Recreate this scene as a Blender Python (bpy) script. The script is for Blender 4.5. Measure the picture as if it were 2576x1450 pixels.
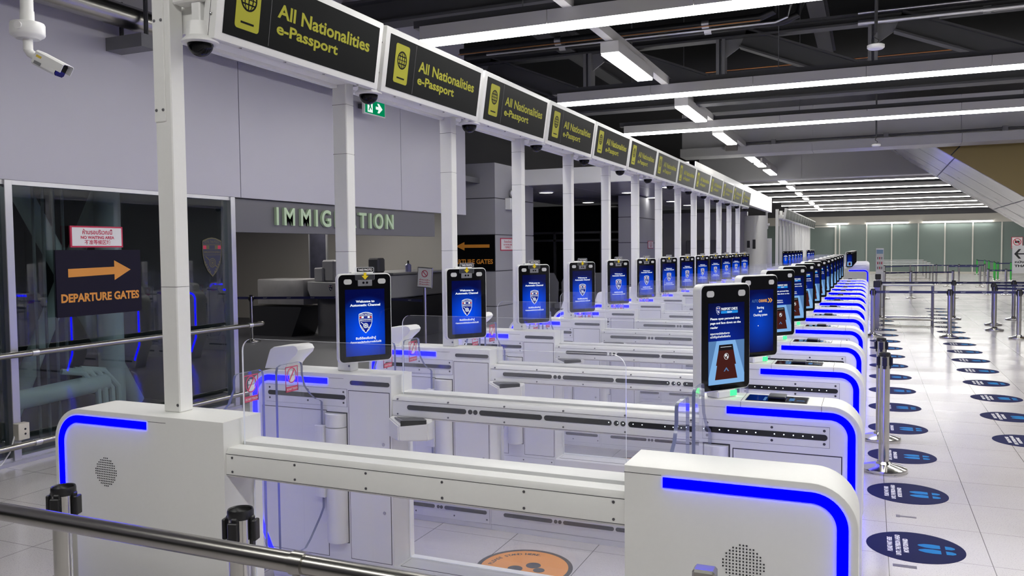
import bpy, bmesh, math, random
from mathutils import Vector, Matrix
from math import radians, sin, cos, pi, atan2
random.seed(7)
S = bpy.context.scene
for o in list(bpy.data.objects):
    bpy.data.objects.remove(o)
COL = S.collection

# ------------------------------------------------------------------ camera, world, exposure
cam_d = bpy.data.cameras.new('camera')
cam_d.sensor_width = 36.0
cam_d.lens = 2080.46 / 2576 * 36
cam_d.clip_start, cam_d.clip_end = 0.05, 300
cam = bpy.data.objects.new('camera', cam_d)
COL.objects.link(cam)
S.camera = cam
_y, _p, _r = radians(23.416), radians(2.628), radians(-0.56)
_d = Vector((-sin(_y) * cos(_p), cos(_y) * cos(_p), -sin(_p)))
_rt = Vector((cos(_y), sin(_y), 0))
_u = _rt.cross(_d)
_r2 = _rt * cos(_r) + _u * sin(_r)
_u2 = -_rt * sin(_r) + _u * cos(_r)
M = Matrix((_r2, _u2, -_d)).transposed().to_4x4()
M.translation = Vector((0, 0, 1.75))
cam.matrix_world = M

W = bpy.data.worlds.new('night_world')
S.world = W
W.use_nodes = True
W.node_tree.nodes['Background'].inputs[0].default_value = (0.012, 0.016, 0.03, 1)
W.node_tree.nodes['Background'].inputs[1].default_value = 1.0
S.view_settings.view_transform = 'Standard'
S.view_settings.look = 'None'
S.view_settings.gamma = 1
S.view_settings.use_curve_mapping = False
S.view_settings.exposure = 0.95
cy = S.cycles
cy.use_denoising = True
cy.max_bounces = 10
cy.diffuse_bounces = 4
cy.glossy_bounces = 4
cy.transmission_bounces = 4
cy.transparent_max_bounces = 96
cy.sample_clamp_indirect = 6.0
cy.caustics_reflective = False
cy.caustics_refractive = False

LAMP = 11.0     # radiance of the linear ceiling lamps

# ------------------------------------------------------------------ materials
MATS = {}
def nodes(m):
    m.use_nodes = True
    return m.node_tree.nodes, m.node_tree.links
def mat(name, col, rough=0.5, metal=0.0, emit=None, es=0.0, noise=0.0, nscale=40, bump=0.0, spec=0.5, coat=0.0):
    if name in MATS: return MATS[name]
    m = bpy.data.materials.new(name)
    N, L = nodes(m)
    b = N['Principled BSDF']
    b.inputs['Base Color'].default_value = (*col, 1)
    b.inputs['Roughness'].default_value = rough
    b.inputs['Metallic'].default_value = metal
    b.inputs['Specular IOR Level'].default_value = spec
    b.inputs['Coat Weight'].default_value = coat
    if emit:
        b.inputs['Emission Color'].default_value = (*emit, 1)
        b.inputs['Emission Strength'].default_value = es
    if noise or bump:
        tc = N.new('ShaderNodeTexCoord')
        nz = N.new('ShaderNodeTexNoise')
        nz.inputs['Scale'].default_value = nscale
        nz.inputs['Detail'].default_value = 3
        L.new(tc.outputs['Object'], nz.inputs['Vector'])
        if noise:
            mp = N.new('ShaderNodeMapRange')
            mp.inputs['To Min'].default_value = 1 - noise
            mp.inputs['To Max'].default_value = 1 + noise
            L.new(nz.outputs['Fac'], mp.inputs['Value'])
            mx = N.new('ShaderNodeMix'); mx.data_type = 'RGBA'; mx.blend_type = 'MULTIPLY'
            mx.inputs[0].default_value = 1
            mx.inputs[6].default_value = (*col, 1)
            L.new(mp.outputs['Result'], mx.inputs[7])
            L.new(mx.outputs[2], b.inputs['Base Color'])
        if bump:
            bp = N.new('ShaderNodeBump')
            bp.inputs['Strength'].default_value = bump
            bp.inputs['Distance'].default_value = 0.002
            L.new(nz.outputs['Fac'], bp.inputs['Height'])
            L.new(bp.outputs['Normal'], b.inputs['Normal'])
    MATS[name] = m
    return m
def emis(name, col, s):
    if name in MATS: return MATS[name]
    m = bpy.data.materials.new(name)
    N, L = nodes(m)
    N.remove(N['Principled BSDF'])
    e = N.new('ShaderNodeEmission')
    e.inputs[0].default_value = (*col, 1); e.inputs[1].default_value = s
    L.new(e.outputs[0], N['Material Output'].inputs[0])
    MATS[name] = m
    return m
def glassmat(name, tint, refl=1.0, ior=1.45, haze=0.0):
    if name in MATS: return MATS[name]
    m = bpy.data.materials.new(name)
    N, L = nodes(m)
    N.remove(N['Principled BSDF'])
    t = N.new('ShaderNodeBsdfTransparent'); t.inputs[0].default_value = (*tint, 1)
    g = N.new('ShaderNodeBsdfGlossy'); g.inputs['Roughness'].default_value = 0.02
    g.inputs[0].default_value = (0.95, 0.97, 1, 1)
    f = N.new('ShaderNodeFresnel'); f.inputs[0].default_value = ior
    mu = N.new('ShaderNodeMath'); mu.operation = 'MULTIPLY'; mu.inputs[1].default_value = refl
    L.new(f.outputs[0], mu.inputs[0])
    ge = N.new('ShaderNodeNewGeometry')
    fb = N.new('ShaderNodeMath'); fb.operation = 'SUBTRACT'; fb.inputs[0].default_value = 1.0
    L.new(ge.outputs['Backfacing'], fb.inputs[1])
    m3 = N.new('ShaderNodeMath'); m3.operation = 'MULTIPLY'
    L.new(mu.outputs[0], m3.inputs[0]); L.new(fb.outputs[0], m3.inputs[1]); mu = m3
    mx = N.new('ShaderNodeMixShader')
    L.new(mu.outputs[0], mx.inputs[0])
    L.new(t.outputs[0], mx.inputs[1]); L.new(g.outputs[0], mx.inputs[2])
    last = mx
    if haze:
        d = N.new('ShaderNodeBsdfDiffuse'); d.inputs[0].default_value = (0.8, 0.82, 0.88, 1)
        m2 = N.new('ShaderNodeMixShader'); m2.inputs[0].default_value = haze
        L.new(mx.outputs[0], m2.inputs[1]); L.new(d.outputs[0], m2.inputs[2]); last = m2
    L.new(last.outputs[0], N['Material Output'].inputs[0])
    MATS[name] = m
    return m

white = mat('white_powder_coat', (0.80, 0.80, 0.775), 0.38, noise=0.015, nscale=60)
white2 = mat('white_enamel', (0.82, 0.82, 0.80), 0.3)
seam = mat('dark_seam', (0.05, 0.05, 0.055), 0.6)
black = mat('black_plastic', (0.012, 0.012, 0.013), 0.35)
bglass = mat('black_glass', (0.003, 0.003, 0.004), 0.08, spec=0.22)
slotm = mat('smoked_sensor_glass', (0.018, 0.019, 0.022), 0.12)
led = emis('blue_led', (0.0, 0.0, 1.0), 7.5)
glass = glassmat('clear_acrylic', (0.985, 0.987, 0.995), 1.0, haze=0.034)
gedge = mat('acrylic_edge', (0.17, 0.19, 0.27), 0.2, spec=0.8)
gedge_l = mat('acrylic_edge_light', (0.72, 0.75, 0.80), 0.2, spec=0.8)
wglass = glassmat('tinted_window_glass', (0.70, 0.78, 0.78), 2.4)
chrome = mat('polished_steel', (0.62, 0.61, 0.58), 0.14, 1.0)
steel = mat('brushed_steel', (0.40, 0.39, 0.36), 0.27, 1.0, noise=0.06, nscale=25)
alu = mat('aluminium', (0.58, 0.58, 0.6), 0.38, 1.0)
screwm = mat('screw_steel', (0.16, 0.16, 0.17), 0.4, 0.8)
lampm = emis('lamp_diffuser', (1.0, 0.985, 0.955), LAMP)
lamph = mat('lamp_housing', (0.55, 0.54, 0.53), 0.5)
darksteel = mat('dark_painted_steel', (0.062, 0.062, 0.066), 0.6, noise=0.08, nscale=3)
midsteel = mat('grey_painted_steel', (0.17, 0.17, 0.18), 0.55, noise=0.06, nscale=3)
deckm = mat('black_roof_deck', (0.008, 0.008, 0.009), 0.9)
wallpan = mat('lavender_wall_panel', (0.50, 0.49, 0.56), 0.38, noise=0.02, nscale=2)
greyclad = mat('grey_cladding', (0.34, 0.34, 0.36), 0.5, noise=0.03, nscale=2)
darkclad = mat('dark_grey_cladding', (0.125, 0.125, 0.135), 0.5, noise=0.04, nscale=2)
fasciam = mat('charcoal_fascia', (0.13, 0.128, 0.14), 0.45)
beige = mat('beige_wall_paint', (0.42, 0.40, 0.38), 0.6, noise=0.02, nscale=2)
darkroom = mat('dark_room_paint', (0.05, 0.055, 0.06), 0.7)
navy = mat('navy_belt', (0.012, 0.014, 0.085), 0.6)
signblack = mat('sign_black', (0.004, 0.0045, 0.005), 0.35, spec=0.06)
signyel = mat('sign_olive_yellow', (0.40, 0.39, 0.025), 0.5, spec=0.2)
orange = mat('sign_orange', (0.72, 0.29, 0.035), 0.45)
navyplate = mat('navy_black_plate', (0.014, 0.012, 0.024), 0.5, spec=0.1)
redm = mat('sign_red', (0.55, 0.02, 0.07), 0.45)
pinkred = mat('sticker_red', (0.62, 0.05, 0.13), 0.4)
paper = mat('white_print', (0.80, 0.79, 0.79), 0.5)
greym = mat('grey_plastic', (0.2, 0.2, 0.21), 0.45)
lampgrey = mat('frosted_lamp_pad', (0.55, 0.55, 0.53), 0.6, noise=0.15, nscale=300)
tubem = mat('primer_grey_tube', (0.62, 0.64, 0.64), 0.55, noise=0.08, nscale=5)
stickblue = mat('floor_sticker_navy', (0.006, 0.009, 0.060), 0.55, noise=0.06, nscale=9, spec=0.05)
stickcyan = mat('floor_sticker_cyan', (0.015, 0.20, 0.48), 0.55, noise=0.1, nscale=12, spec=0.05)
stickor = mat('floor_sticker_orange', (0.70, 0.29, 0.08), 0.5, noise=0.12, nscale=6, spec=0.15)
stickgrey = mat('floor_sticker_grey', (0.075, 0.075, 0.08), 0.5, spec=0.12)
gold = mat('olive_gold_panel', (0.24, 0.175, 0.055), 0.5, noise=0.03, nscale=1)
exitgreen = emis('exit_green', (0.0, 0.26, 0.10), 0.450)
exitwhite = emis('exit_white', (0.9, 1.0, 0.95), 0.500)
scr_white = emis('screen_white', (0.9, 0.95, 1.0), 0.500)
scr_cyan = emis('screen_cyan', (0.02, 0.30, 0.85), 0.450)
scr_red = emis('screen_red', (0.45, 0.02, 0.04), 0.500)
scr_navy = emis('screen_navy', (0.005, 0.012, 0.22), 0.500)
scr_orange = emis('screen_orange', (0.85, 0.40, 0.06), 0.500)
scr_maroon = emis('screen_maroon', (0.060, 0.014, 0.012), 0.500)
scr_slate = emis('screen_slate', (0.10, 0.22, 0.45), 0.500)
scr_sky = emis('screen_sky', (0.22, 0.45, 0.80), 0.500)
scr_dark = emis('screen_dark', (0.012, 0.010, 0.012), 0.500)
green_led = emis('green_status_led', (0.05, 1.0, 0.22), 1.1)
white_led = emis('white_indicator_led', (0.8, 0.95, 1.0), 2.5)
yellowtag = emis('yellow_tag', (0.75, 0.55, 0.03), 0.375)

def screen_mat(name, c0, c1, cz, rad, s=0.5):
    """a lit screen: radial blue gradient in the screen's own coordinates"""
    m = bpy.data.materials.new(name)
    N, L = nodes(m)
    N.remove(N['Principled BSDF'])
    tc = N.new('ShaderNodeTexCoord')
    mp = N.new('ShaderNodeMapping')
    mp.inputs['Location'].default_value = (0, 0, -cz)
    L.new(tc.outputs['Object'], mp.inputs['Vector'])
    ln = N.new('ShaderNodeVectorMath'); ln.operation = 'LENGTH'
    L.new(mp.outputs[0], ln.inputs[0])
    rp = N.new('ShaderNodeValToRGB')
    rp.color_ramp.elements[0].position = 0.0; rp.color_ramp.elements[0].color = (*c0, 1)
    rp.color_ramp.elements[1].position = rad; rp.color_ramp.elements[1].color = (*c1, 1)
    L.new(ln.outputs['Value'], rp.inputs[0])
    e = N.new('ShaderNodeEmission'); e.inputs[1].default_value = s
    L.new(rp.outputs[0], e.inputs[0])
    g = N.new('ShaderNodeBsdfGlossy'); g.inputs['Roughness'].default_value = 0.08
    a = N.new('ShaderNodeMixShader'); a.inputs[0].default_value = 0.02
    L.new(e.outputs[0], a.inputs[1]); L.new(g.outputs[0], a.inputs[2])
    L.new(a.outputs[0], N['Material Output'].inputs[0])
    return m
scr_welcome = screen_mat('welcome_screen', (0.0, 0.085, 1.0), (0.0003, 0.002, 0.055), 0.15, 0.19)
scr_check = screen_mat('passport_screen', (0.001, 0.02, 0.30), (0.001, 0.003, 0.045), 0.19, 0.19)
scr_auto = screen_mat('starting_screen', (0.001, 0.055, 0.55), (0.001, 0.003, 0.06), 0.19, 0.17)

def floor_mat():
    m = bpy.data.materials.new('terrazzo_tiles')
    N, L = nodes(m)
    b = N['Principled BSDF']
    tc = N.new('ShaderNodeTexCoord')
    sp = N.new('ShaderNodeSeparateXYZ')
    L.new(tc.outputs['Object'], sp.inputs[0])
    def line(out, off, size, w):
        a = N.new('ShaderNodeMath'); a.operation = 'ADD'; a.inputs[1].default_value = 100 * size - off
        L.new(out, a.inputs[0])
        md = N.new('ShaderNodeMath'); md.operation = 'MODULO'; md.inputs[1].default_value = size
        L.new(a.outputs[0], md.inputs[0])
        s = N.new('ShaderNodeMath'); s.operation = 'LESS_THAN'; s.inputs[1].default_value = w
        L.new(md.outputs[0], s.inputs[0])
        return s.outputs[0]
    lx = line(sp.outputs[0], 0.108, 0.5225, 0.0042)
    ly = line(sp.outputs[1], 5.10, 0.589, 0.0032)
    mx = N.new('ShaderNodeMath'); mx.operation = 'MAXIMUM'
    L.new(lx, mx.inputs[0]); L.new(ly, mx.inputs[1])
    n1 = N.new('ShaderNodeTexNoise'); n1.inputs['Scale'].default_value = 150; n1.inputs['Detail'].default_value = 2
    n2 = N.new('ShaderNodeTexNoise'); n2.inputs['Scale'].default_value = 1.1; n2.inputs['Detail'].default_value = 4
    L.new(tc.outputs['Object'], n1.inputs['Vector']); L.new(tc.outputs['Object'], n2.inputs['Vector'])
    r1 = N.new('ShaderNodeValToRGB')
    r1.color_ramp.elements[0].position = 0.30; r1.color_ramp.elements[0].color = (0.34, 0.325, 0.32, 1)
    r1.color_ramp.elements[1].position = 0.42; r1.color_ramp.elements[1].color = (0.54, 0.51, 0.505, 1)
    L.new(n1.outputs['Fac'], r1.inputs[0])
    r2 = N.new('ShaderNodeMapRange'); r2.inputs['To Min'].default_value = 0.90; r2.inputs['To Max'].default_value = 1.08
    L.new(n2.outputs['Fac'], r2.inputs['Value'])
    mu = N.new('ShaderNodeMix'); mu.data_type = 'RGBA'; mu.blend_type = 'MULTIPLY'; mu.inputs[0].default_value = 1
    L.new(r1.outputs[0], mu.inputs[6]); L.new(r2.outputs[0], mu.inputs[7])
    mi = N.new('ShaderNodeMix'); mi.data_type = 'RGBA'
    L.new(mx.outputs[0], mi.inputs[0]); L.new(mu.outputs[2], mi.inputs[6]); mi.inputs[7].default_value = (0.12, 0.11, 0.11, 1)
    L.new(mi.outputs[2], b.inputs['Base Color'])
    rr = N.new('ShaderNodeMapRange'); rr.inputs['To Min'].default_value = 0.10; rr.inputs['To Max'].default_value = 0.26
    L.new(n2.outputs['Fac'], rr.inputs['Value'])
    L.new(rr.outputs[0], b.inputs['Roughness'])
    nb = N.new('ShaderNodeTexNoise'); nb.inputs['Scale'].default_value = 2.6; nb.inputs['Detail'].default_value = 1
    L.new(tc.outputs['Object'], nb.inputs['Vector'])
    bp = N.new('ShaderNodeBump'); bp.inputs['Strength'].default_value = 0.12; bp.inputs['Distance'].default_value = 0.02
    L.new(nb.outputs['Fac'], bp.inputs['Height']); L.new(bp.outputs[0], b.inputs['Normal'])
    return m
floorm = floor_mat()

def soffit_mat():
    m = bpy.data.materials.new('satin_soffit_panels')
    N, L = nodes(m)
    b = N['Principled BSDF']
    b.inputs['Base Color'].default_value = (0.50, 0.49, 0.48, 1)
    b.inputs['Roughness'].default_value = 0.22
    b.inputs['Metallic'].default_value = 0.35
    tc = N.new('ShaderNodeTexCoord')
    nz = N.new('ShaderNodeTexNoise'); nz.inputs['Scale'].default_value = 1.3; nz.inputs['Detail'].default_value = 1.5
    L.new(tc.outputs['Object'], nz.inputs['Vector'])
    bp = N.new('ShaderNodeBump'); bp.inputs['Strength'].default_value = 0.35; bp.inputs['Distance'].default_value = 0.05
    L.new(nz.outputs['Fac'], bp.inputs['Height']); L.new(bp.outputs[0], b.inputs['Normal'])
    return m
soffitm = soffit_mat()
ceilpan = mat('glossy_ceiling_panel', (0.40, 0.40, 0.44), 0.18, noise=0.03, nscale=1)
seaglass = mat('green_back_painted_glass', (0.17, 0.215, 0.195), 0.12, noise=0.10, nscale=0.6)

# ------------------------------------------------------------------ mesh helpers
class MB:
    def __init__(s): s.bm = bmesh.new()
    def _add(s, bm2, mi=0):
        for f in bm2.faces: f.material_index = mi if f.material_index == 0 else f.material_index
        me = bpy.data.meshes.new('t'); bm2.to_mesh(me); bm2.free()
        s.bm.from_mesh(me); bpy.data.meshes.remove(me)
        return s
    def box(s, x0, x1, y0, y1, z0, z1, mi=0, bev=0.0, mtx=None, seg=1):
        b = bmesh.new()
        bmesh.ops.create_cube(b, size=1)
        for v in b.verts:
            v.co = Vector((x0 + (v.co.x + .5) * (x1 - x0), y0 + (v.co.y + .5) * (y1 - y0), z0 + (v.co.z + .5) * (z1 - z0)))
        if bev: bmesh.ops.bevel(b, geom=b.edges[:], offset=bev, segments=seg, affect='EDGES', profile=0.6)
        if mtx is not None: bmesh.ops.transform(b, matrix=mtx, verts=b.verts)
        return s._add(b, mi)
    def prism(s, pts, a, c, axis='y', mi=0, rim=None, bev=0.0, mtx=None):
        """2-D outline pts extruded along axis from a to c. y: pts=(x,z); x: pts=(y,z); z: pts=(x,y)"""
        def P(p, t):
            if axis == 'y': return (p[0], t, p[1])
            if axis == 'x': return (t, p[0], p[1])
            return (p[0], p[1], t)
        b = bmesh.new()
        lo = [b.verts.new(P(p, a)) for p in pts]
        hi = [b.verts.new(P(p, c)) for p in pts]
        n = len(pts)
        f1 = b.faces.new(lo); f2 = b.faces.new(hi[::-1])
        for i in range(n):
            f = b.faces.new((lo[i], hi[i], hi[(i + 1) % n], lo[(i + 1) % n]))
            if rim is not None: f.material_index = rim
        bmesh.ops.recalc_face_normals(b, faces=b.faces)
        if bev: bmesh.ops.bevel(b, geom=list(f1.edges) + list(f2.edges), offset=bev, segments=2, affect='EDGES', profile=0.6)
        if mtx is not None: bmesh.ops.transform(b, matrix=mtx, verts=b.verts)
        return s._add(b, mi)
    def cyl(s, p0, p1, r, n=20, mi=0, r2=None, caps=True):
        p0, p1 = Vector(p0), Vector(p1)
        d = p1 - p0
        b = bmesh.new()
        bmesh.ops.create_cone(b, cap_ends=caps, segments=n, radius1=r, radius2=r if r2 is None else r2, depth=d.length)
        q = Vector((0, 0, 1)).rotation_difference(d.normalized()).to_matrix().to_4x4()
        q.translation = (p0 + p1) / 2
        bmesh.ops.transform(b, matrix=q, verts=b.verts)
        return s._add(b, mi)
    def lathe(s, prof, c=(0, 0, 0), n=28, mi=0, mtx=None):
        """profile (r, z) spun about the vertical through c"""
        b = bmesh.new()
        rings = []
        for r, z in prof:
            if r < 1e-6: rings.append([b.verts.new((c[0], c[1], c[2] + z))])
            else: rings.append([b.verts.new((c[0] + r * cos(2 * pi * k / n), c[1] + r * sin(2 * pi * k / n), c[2] + z)) for k in range(n)])
        for A, B in zip(rings, rings[1:]):
            for k in range(n):
                k2 = (k + 1) % n
                if len(A) == 1 and len(B) == 1: continue
                if len(A) == 1: b.faces.new((A[0], B[k], B[k2]))
                elif len(B) == 1: b.faces.new((A[k], B[0], A[k2]))
                else: b.faces.new((A[k], B[k], B[k2], A[k2]))
        bmesh.ops.recalc_face_normals(b, faces=b.faces)
        if mtx is not None: bmesh.ops.transform(b, matrix=mtx, verts=b.verts)
        return s._add(b, mi)
    def tube(s, pts, r, n=14, mi=0):
        pts = [Vector(p) for p in pts]
        b = bmesh.new(); rings = []
        for i, p in enumerate(pts):
            d = (pts[min(i + 1, len(pts) - 1)] - pts[max(i - 1, 0)]).normalized()
            up = Vector((0, 0, 1)) if abs(d.z) < .9 else Vector((0, 1, 0))
            a = d.cross(up).normalized(); c = a.cross(d)
            rings.append([b.verts.new(p + a * r * cos(2 * pi * k / n) + c * r * sin(2 * pi * k / n)) for k in range(n)])
        for A, B in zip(rings, rings[1:]):
            for k in range(n): b.faces.new((A[k], A[(k + 1) % n], B[(k + 1) % n], B[k]))
        b.faces.new(rings[0][::-1]); b.faces.new(rings[-1])
        bmesh.ops.recalc_face_normals(b, faces=b.faces)
        return s._add(b, mi)
    def ribbon(s, path, w, y0, y1, mi=0):
        """path (x, z) with half width w, extruded y0..y1: a light strip"""
        A, B = [], []
        n = len(path)
        for i in range(n):
            p, q = Vector(path[max(i - 1, 0)]), Vector(path[min(i + 1, n - 1)])
            d = (q - p).normalized(); nn = Vector((-d.y, d.x))
            A.append(tuple(Vector(path[i]) + nn * w)); B.append(tuple(Vector(path[i]) - nn * w))
        b = bmesh.new()
        for (y, fl) in ((y0, 0),):
            va = [b.verts.new((p[0], y0, p[1])) for p in A]; vb = [b.verts.new((p[0], y0, p[1])) for p in B]
            wa = [b.verts.new((p[0], y1, p[1])) for p in A]; wb = [b.verts.new((p[0], y1, p[1])) for p in B]
            for i in range(n - 1):
                b.faces.new((va[i], va[i + 1], vb[i + 1], vb[i])); b.faces.new((wa[i], wb[i], wb[i + 1], wa[i + 1]))
                b.faces.new((va[i], wa[i], wa[i + 1], va[i + 1])); b.faces.new((vb[i], vb[i + 1], wb[i + 1], wb[i]))
            b.faces.new((va[0], vb[0], wb[0], wa[0])); b.faces.new((va[-1], wa[-1], wb[-1], vb[-1]))
        bmesh.ops.recalc_face_normals(b, faces=b.faces)
        return s._add(b, mi)
    def mesh(s, me, mtx=None, mi=0):
        b = bmesh.new(); b.from_mesh(me)
        if mtx is not None: bmesh.ops.transform(b, matrix=mtx, verts=b.verts)
        return s._add(b, mi)
    def build(s, name, mats, parent=None, org=None, angle=35, kind=None, label=None):
        if not isinstance(mats, (list, tuple)): mats = [mats]
        bm = s.bm
        if org is None and parent is not None: org = parent.get('_org', None)
        if org is not None: bmesh.ops.translate(bm, vec=-Vector(org), verts=bm.verts)
        la = radians(angle)
        for f in bm.faces: f.smooth = True
        for e in bm.edges:
            e.smooth = not (len(e.link_faces) != 2 or e.calc_face_angle(0) > la)
        me = bpy.data.meshes.new(name)
        bm.to_mesh(me); bm.free()
        for m in mats: me.materials.append(m)
        o = bpy.data.objects.new(name, me)
        COL.objects.link(o)
        if parent is not None:
            o.parent = parent
        elif org is not None: o.location = org
        if kind: o['kind'] = kind
        if label: o['label'] = label
        return o

def tag(o, label, cat, group=None):
    o['label'] = label; o['category'] = cat
    if group: o['group'] = group
    return o
ORG = {}
class Thing:
    """a thing whose parts are given in world coordinates before it is moved or copied"""
    def __init__(s, name, label, cat, loc=(0, 0, 0), rotz=0.0, group=None, local=False):
        s.o = bpy.data.objects.new(name, None); COL.objects.link(s.o)
        s.o.empty_display_size = 0.1
        s.o.location = loc; s.o.rotation_euler = (0, 0, rotz)
        s.org = Vector((0, 0, 0)) if local else Vector(loc)
        tag(s.o, label, cat, group)
    def part(s, name, mb, mats, parent=None, label=None, kind=None):
        return mb.build(name, mats, parent or s.o, org=s.org, label=label, kind=kind)
def dup(root, loc, label, group=None, skip=()):
    r = root.copy(); COL.objects.link(r); r.location = loc; r['label'] = label
    if group: r['group'] = group
    for ch in list(root.children):
        if ch.name.split('.')[0] in skip: continue
        c = ch.copy(); COL.objects.link(c); c.parent = r
        for g in ch.children:
            if g.name.split('.')[0] in skip: continue
            d = g.copy(); COL.objects.link(d); d.parent = c
    return r
def struct(name, mb, m):
    o = mb.build(name, m); o['kind'] = 'structure'; return o

def arc(cx, cz, r, a0, a1, n=10):
    return [(cx + r * cos(radians(a0 + (a1 - a0) * i / n)), cz + r * sin(radians(a0 + (a1 - a0) * i / n))) for i in range(n + 1)]
def rrect(x0, x1, z0, z1, r, n=5):
    return arc(x1 - r, z1 - r, r, 0, 90, n) + arc(x0 + r, z1 - r, r, 90, 180, n) + arc(x0 + r, z0 + r, r, 180, 270, n) + arc(x1 - r, z0 + r, r, 270, 360, n)
def capsule(x0, x1, z, h):
    r = h / 2
    return rrect(x0, x1, z - r, z + r, r * .999, 6)
def circ(x, z, r, n=14):
    return [(x + r * cos(2 * pi * k / n), z + r * sin(2 * pi * k / n)) for k in range(n)]

FONT_THAI = None
TXT = {}
def text(t, size, bold=0.0, align='CENTER', sx=1.0, spacing=1.0, fit=None, line=1.0):
    """flat lettering as a mesh in the XY plane; size is the cap height"""
    k = (t, size, bold, align, sx, spacing, fit, line)
    if k in TXT: return TXT[k]
    cu = bpy.data.curves.new('txt', 'FONT')
    cu.body = t; cu.size = size / 0.72; cu.align_x = align; cu.offset = bold; cu.space_character = spacing
    cu.space_line = line; cu.resolution_u = 3
    cu.fill_mode = 'FRONT'
    ob = bpy.data.objects.new('txt', cu); COL.objects.link(ob)
    dg = bpy.context.evaluated_depsgraph_get()
    me = bpy.data.meshes.new_from_object(ob.evaluated_get(dg))
    bpy.data.objects.remove(ob); bpy.data.curves.remove(cu)
    w = max((v.co.x for v in me.vertices), default=1) - min((v.co.x for v in me.vertices), default=0)
    s = fit / w if fit and w > 0 else sx
    for v in me.vertices: v.co.x *= s
    TXT[k] = me
    return me
def FR(x, y, z):      # lettering that faces -Y (towards the camera side)
    return Matrix(((1, 0, 0, x), (0, 0, -1, y), (0, 1, 0, z), (0, 0, 0, 1)))
def RT(x, y, z):      # lettering that faces +X
    return Matrix(((0, 0, 1, x), (1, 0, 0, y), (0, 1, 0, z), (0, 0, 0, 1)))
def UP(x, y, z, a=0.0):   # lettering that lies on the floor, turned by a
    c, s = cos(a), sin(a)
    return Matrix(((c, -s, 0, x), (s, c, 0, y), (0, 0, 1, z), (0, 0, 0, 1)))

ORD = ['first', 'second', 'third', 'fourth', 'fifth', 'sixth', 'seventh', 'eighth', 'ninth', 'tenth', 'eleventh', 'twelfth', 'thirteenth', 'fourteenth']

# ================================================================== THE HALL
struct('floor', MB().box(-22, 16, -8, 59.2, -0.2, 0), floorm)
struct('ceiling', MB().box(-22, 16, -8, 60, 7.6, 7.8), deckm)
struct('wall_right', MB().box(15.5, 15.8, -8, 59.2, 0, 7.6), greyclad)
struct('wall_back', MB().box(-22, 15.5, -8.3, -8, 0, 7.6), darkclad)

# left wall: tall lavender panels over the glazing and the recess, with open joints between them
m = MB()
joints = [-8, -4.5, -1.5, 1.6, 4.5, 7.42, 10.93, 13.12]
for a, b in zip(joints, joints[1:]):
    m.box(-6.62, -6.55, a + .006, b - .006, 2.375, 7.6)
struct('wall_left', m, wallpan)
struct('trim_1', MB().box(-6.72, -6.625, -8, 13.10, 2.42, 7.6), seam)
# fascia over the immigration recess
m = MB(); m.box(-6.72, -6.60, 7.33, 12.05, 1.985, 2.365)
struct('trim_2', m, fasciam)
# window frames and panes
def window(n, y0, y1):
    f = MB()
    f.box(-6.66, -6.54, y1 - .035, y1 + .035, 0.0, 2.375, bev=.004)
    f.box(-6.64, -6.56, y0 + .035, y1 - .035, 0.0, 0.055)
    f.box(-6.64, -6.56, y0 + .035, y1 - .035, 2.335, 2.375)
    f.box(-6.72, -6.66, y1 - .055, y1 + .015, 0.0, 2.375, mi=1)
    o = f.build('window_%d' % n, [alu, darksteel]); o['kind'] = 'structure'
    p = MB().box(-6.606, -6.594, y0 + .035, y1 - .035, 0.055, 2.335).build('pane', wglass, o)
window(1, -0.8, 1.95); window(2, 1.95, 4.65); window(3, 4.65, 7.28)
struct('baseboard_left', MB().box(-6.60, -6.50, -8, 7.3, 0, 0.03), alu)
# dark plant room behind the glazing, and the recess behind the fascia
m = MB(); m.box(-10.2, -10.0, -8, 7.3, 0, 3.2); m.box(-10.0, -6.72, -8, 7.3, 3.0, 3.1); m.box(-10.2, -6.72, 7.34, 7.42, 0, 3.1); m.box(-10.0, -6.66, -8, 7.3, 0.001, 0.006)
struct('wall_plant_room', m, darkroom)
m = MB(); m.box(-17.2, -17.0, 7.42, 17.6, 0, 3.0); m.box(-17.0, -8.6, 17.5, 17.6, 0, 3.0); m.box(-8.6, -8.5, 16.0, 17.6, 0, 3.0)
struct('wall_recess', m, beige)
m = MB(); m.box(-17.2, -6.7, 7.36, 15.0, 3.0, 3.1); m.box(-17.2, -8.5, 15.0, 17.7, 3.0, 3.1)
struct('ceiling_recess', m, darkclad)
m = MB(); m.box(-17, -6.62, 7.42, 17.5, 0.001, 0.004)
struct('floor_recess', m, mat('dark_carpet', (0.055, 0.055, 0.065), 0.5, noise=.2, nscale=8))
# far glass wall
m = MB(); m.box(-14, 15.5, 58.8, 59.0, 0.12, 3.2)
struct('wall_far', m, seaglass)
m = MB(); m.box(-14, 15.5, 58.7, 59.0, 3.2, 3.75); m.box(-14, 15.5, 58.74, 59.0, 0, 0.12)
struct('trim_3', m, mat('warm_fascia', (0.52, 0.50, 0.44), 0.45))
struct('wall_far_upper', MB().box(-14, 15.5, 58.9, 59.1, 3.75, 7.6), darkclad)
m = MB()
for x in (-1.86, -0.22, 1.27, 2.81, 4.32, 5.86, 7.43, 8.95, 10.5):
    m.box(x - .035, x + .035, 58.72, 58.8, 0.0, 3.2)
m.box(-3.6, -2.1, 58.70, 58.8, 3.05, 3.15); m.box(-2.15, -2.05, 58.68, 58.8, 0, 3.15)
struct('trim_4', m, mat('mullion_cream', (0.62, 0.61, 0.55), 0.45))
m = MB(); m.box(-14, -13.8, 21, 59, 0, 7.6)
struct('wall_left_far', m, darkclad)

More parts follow.
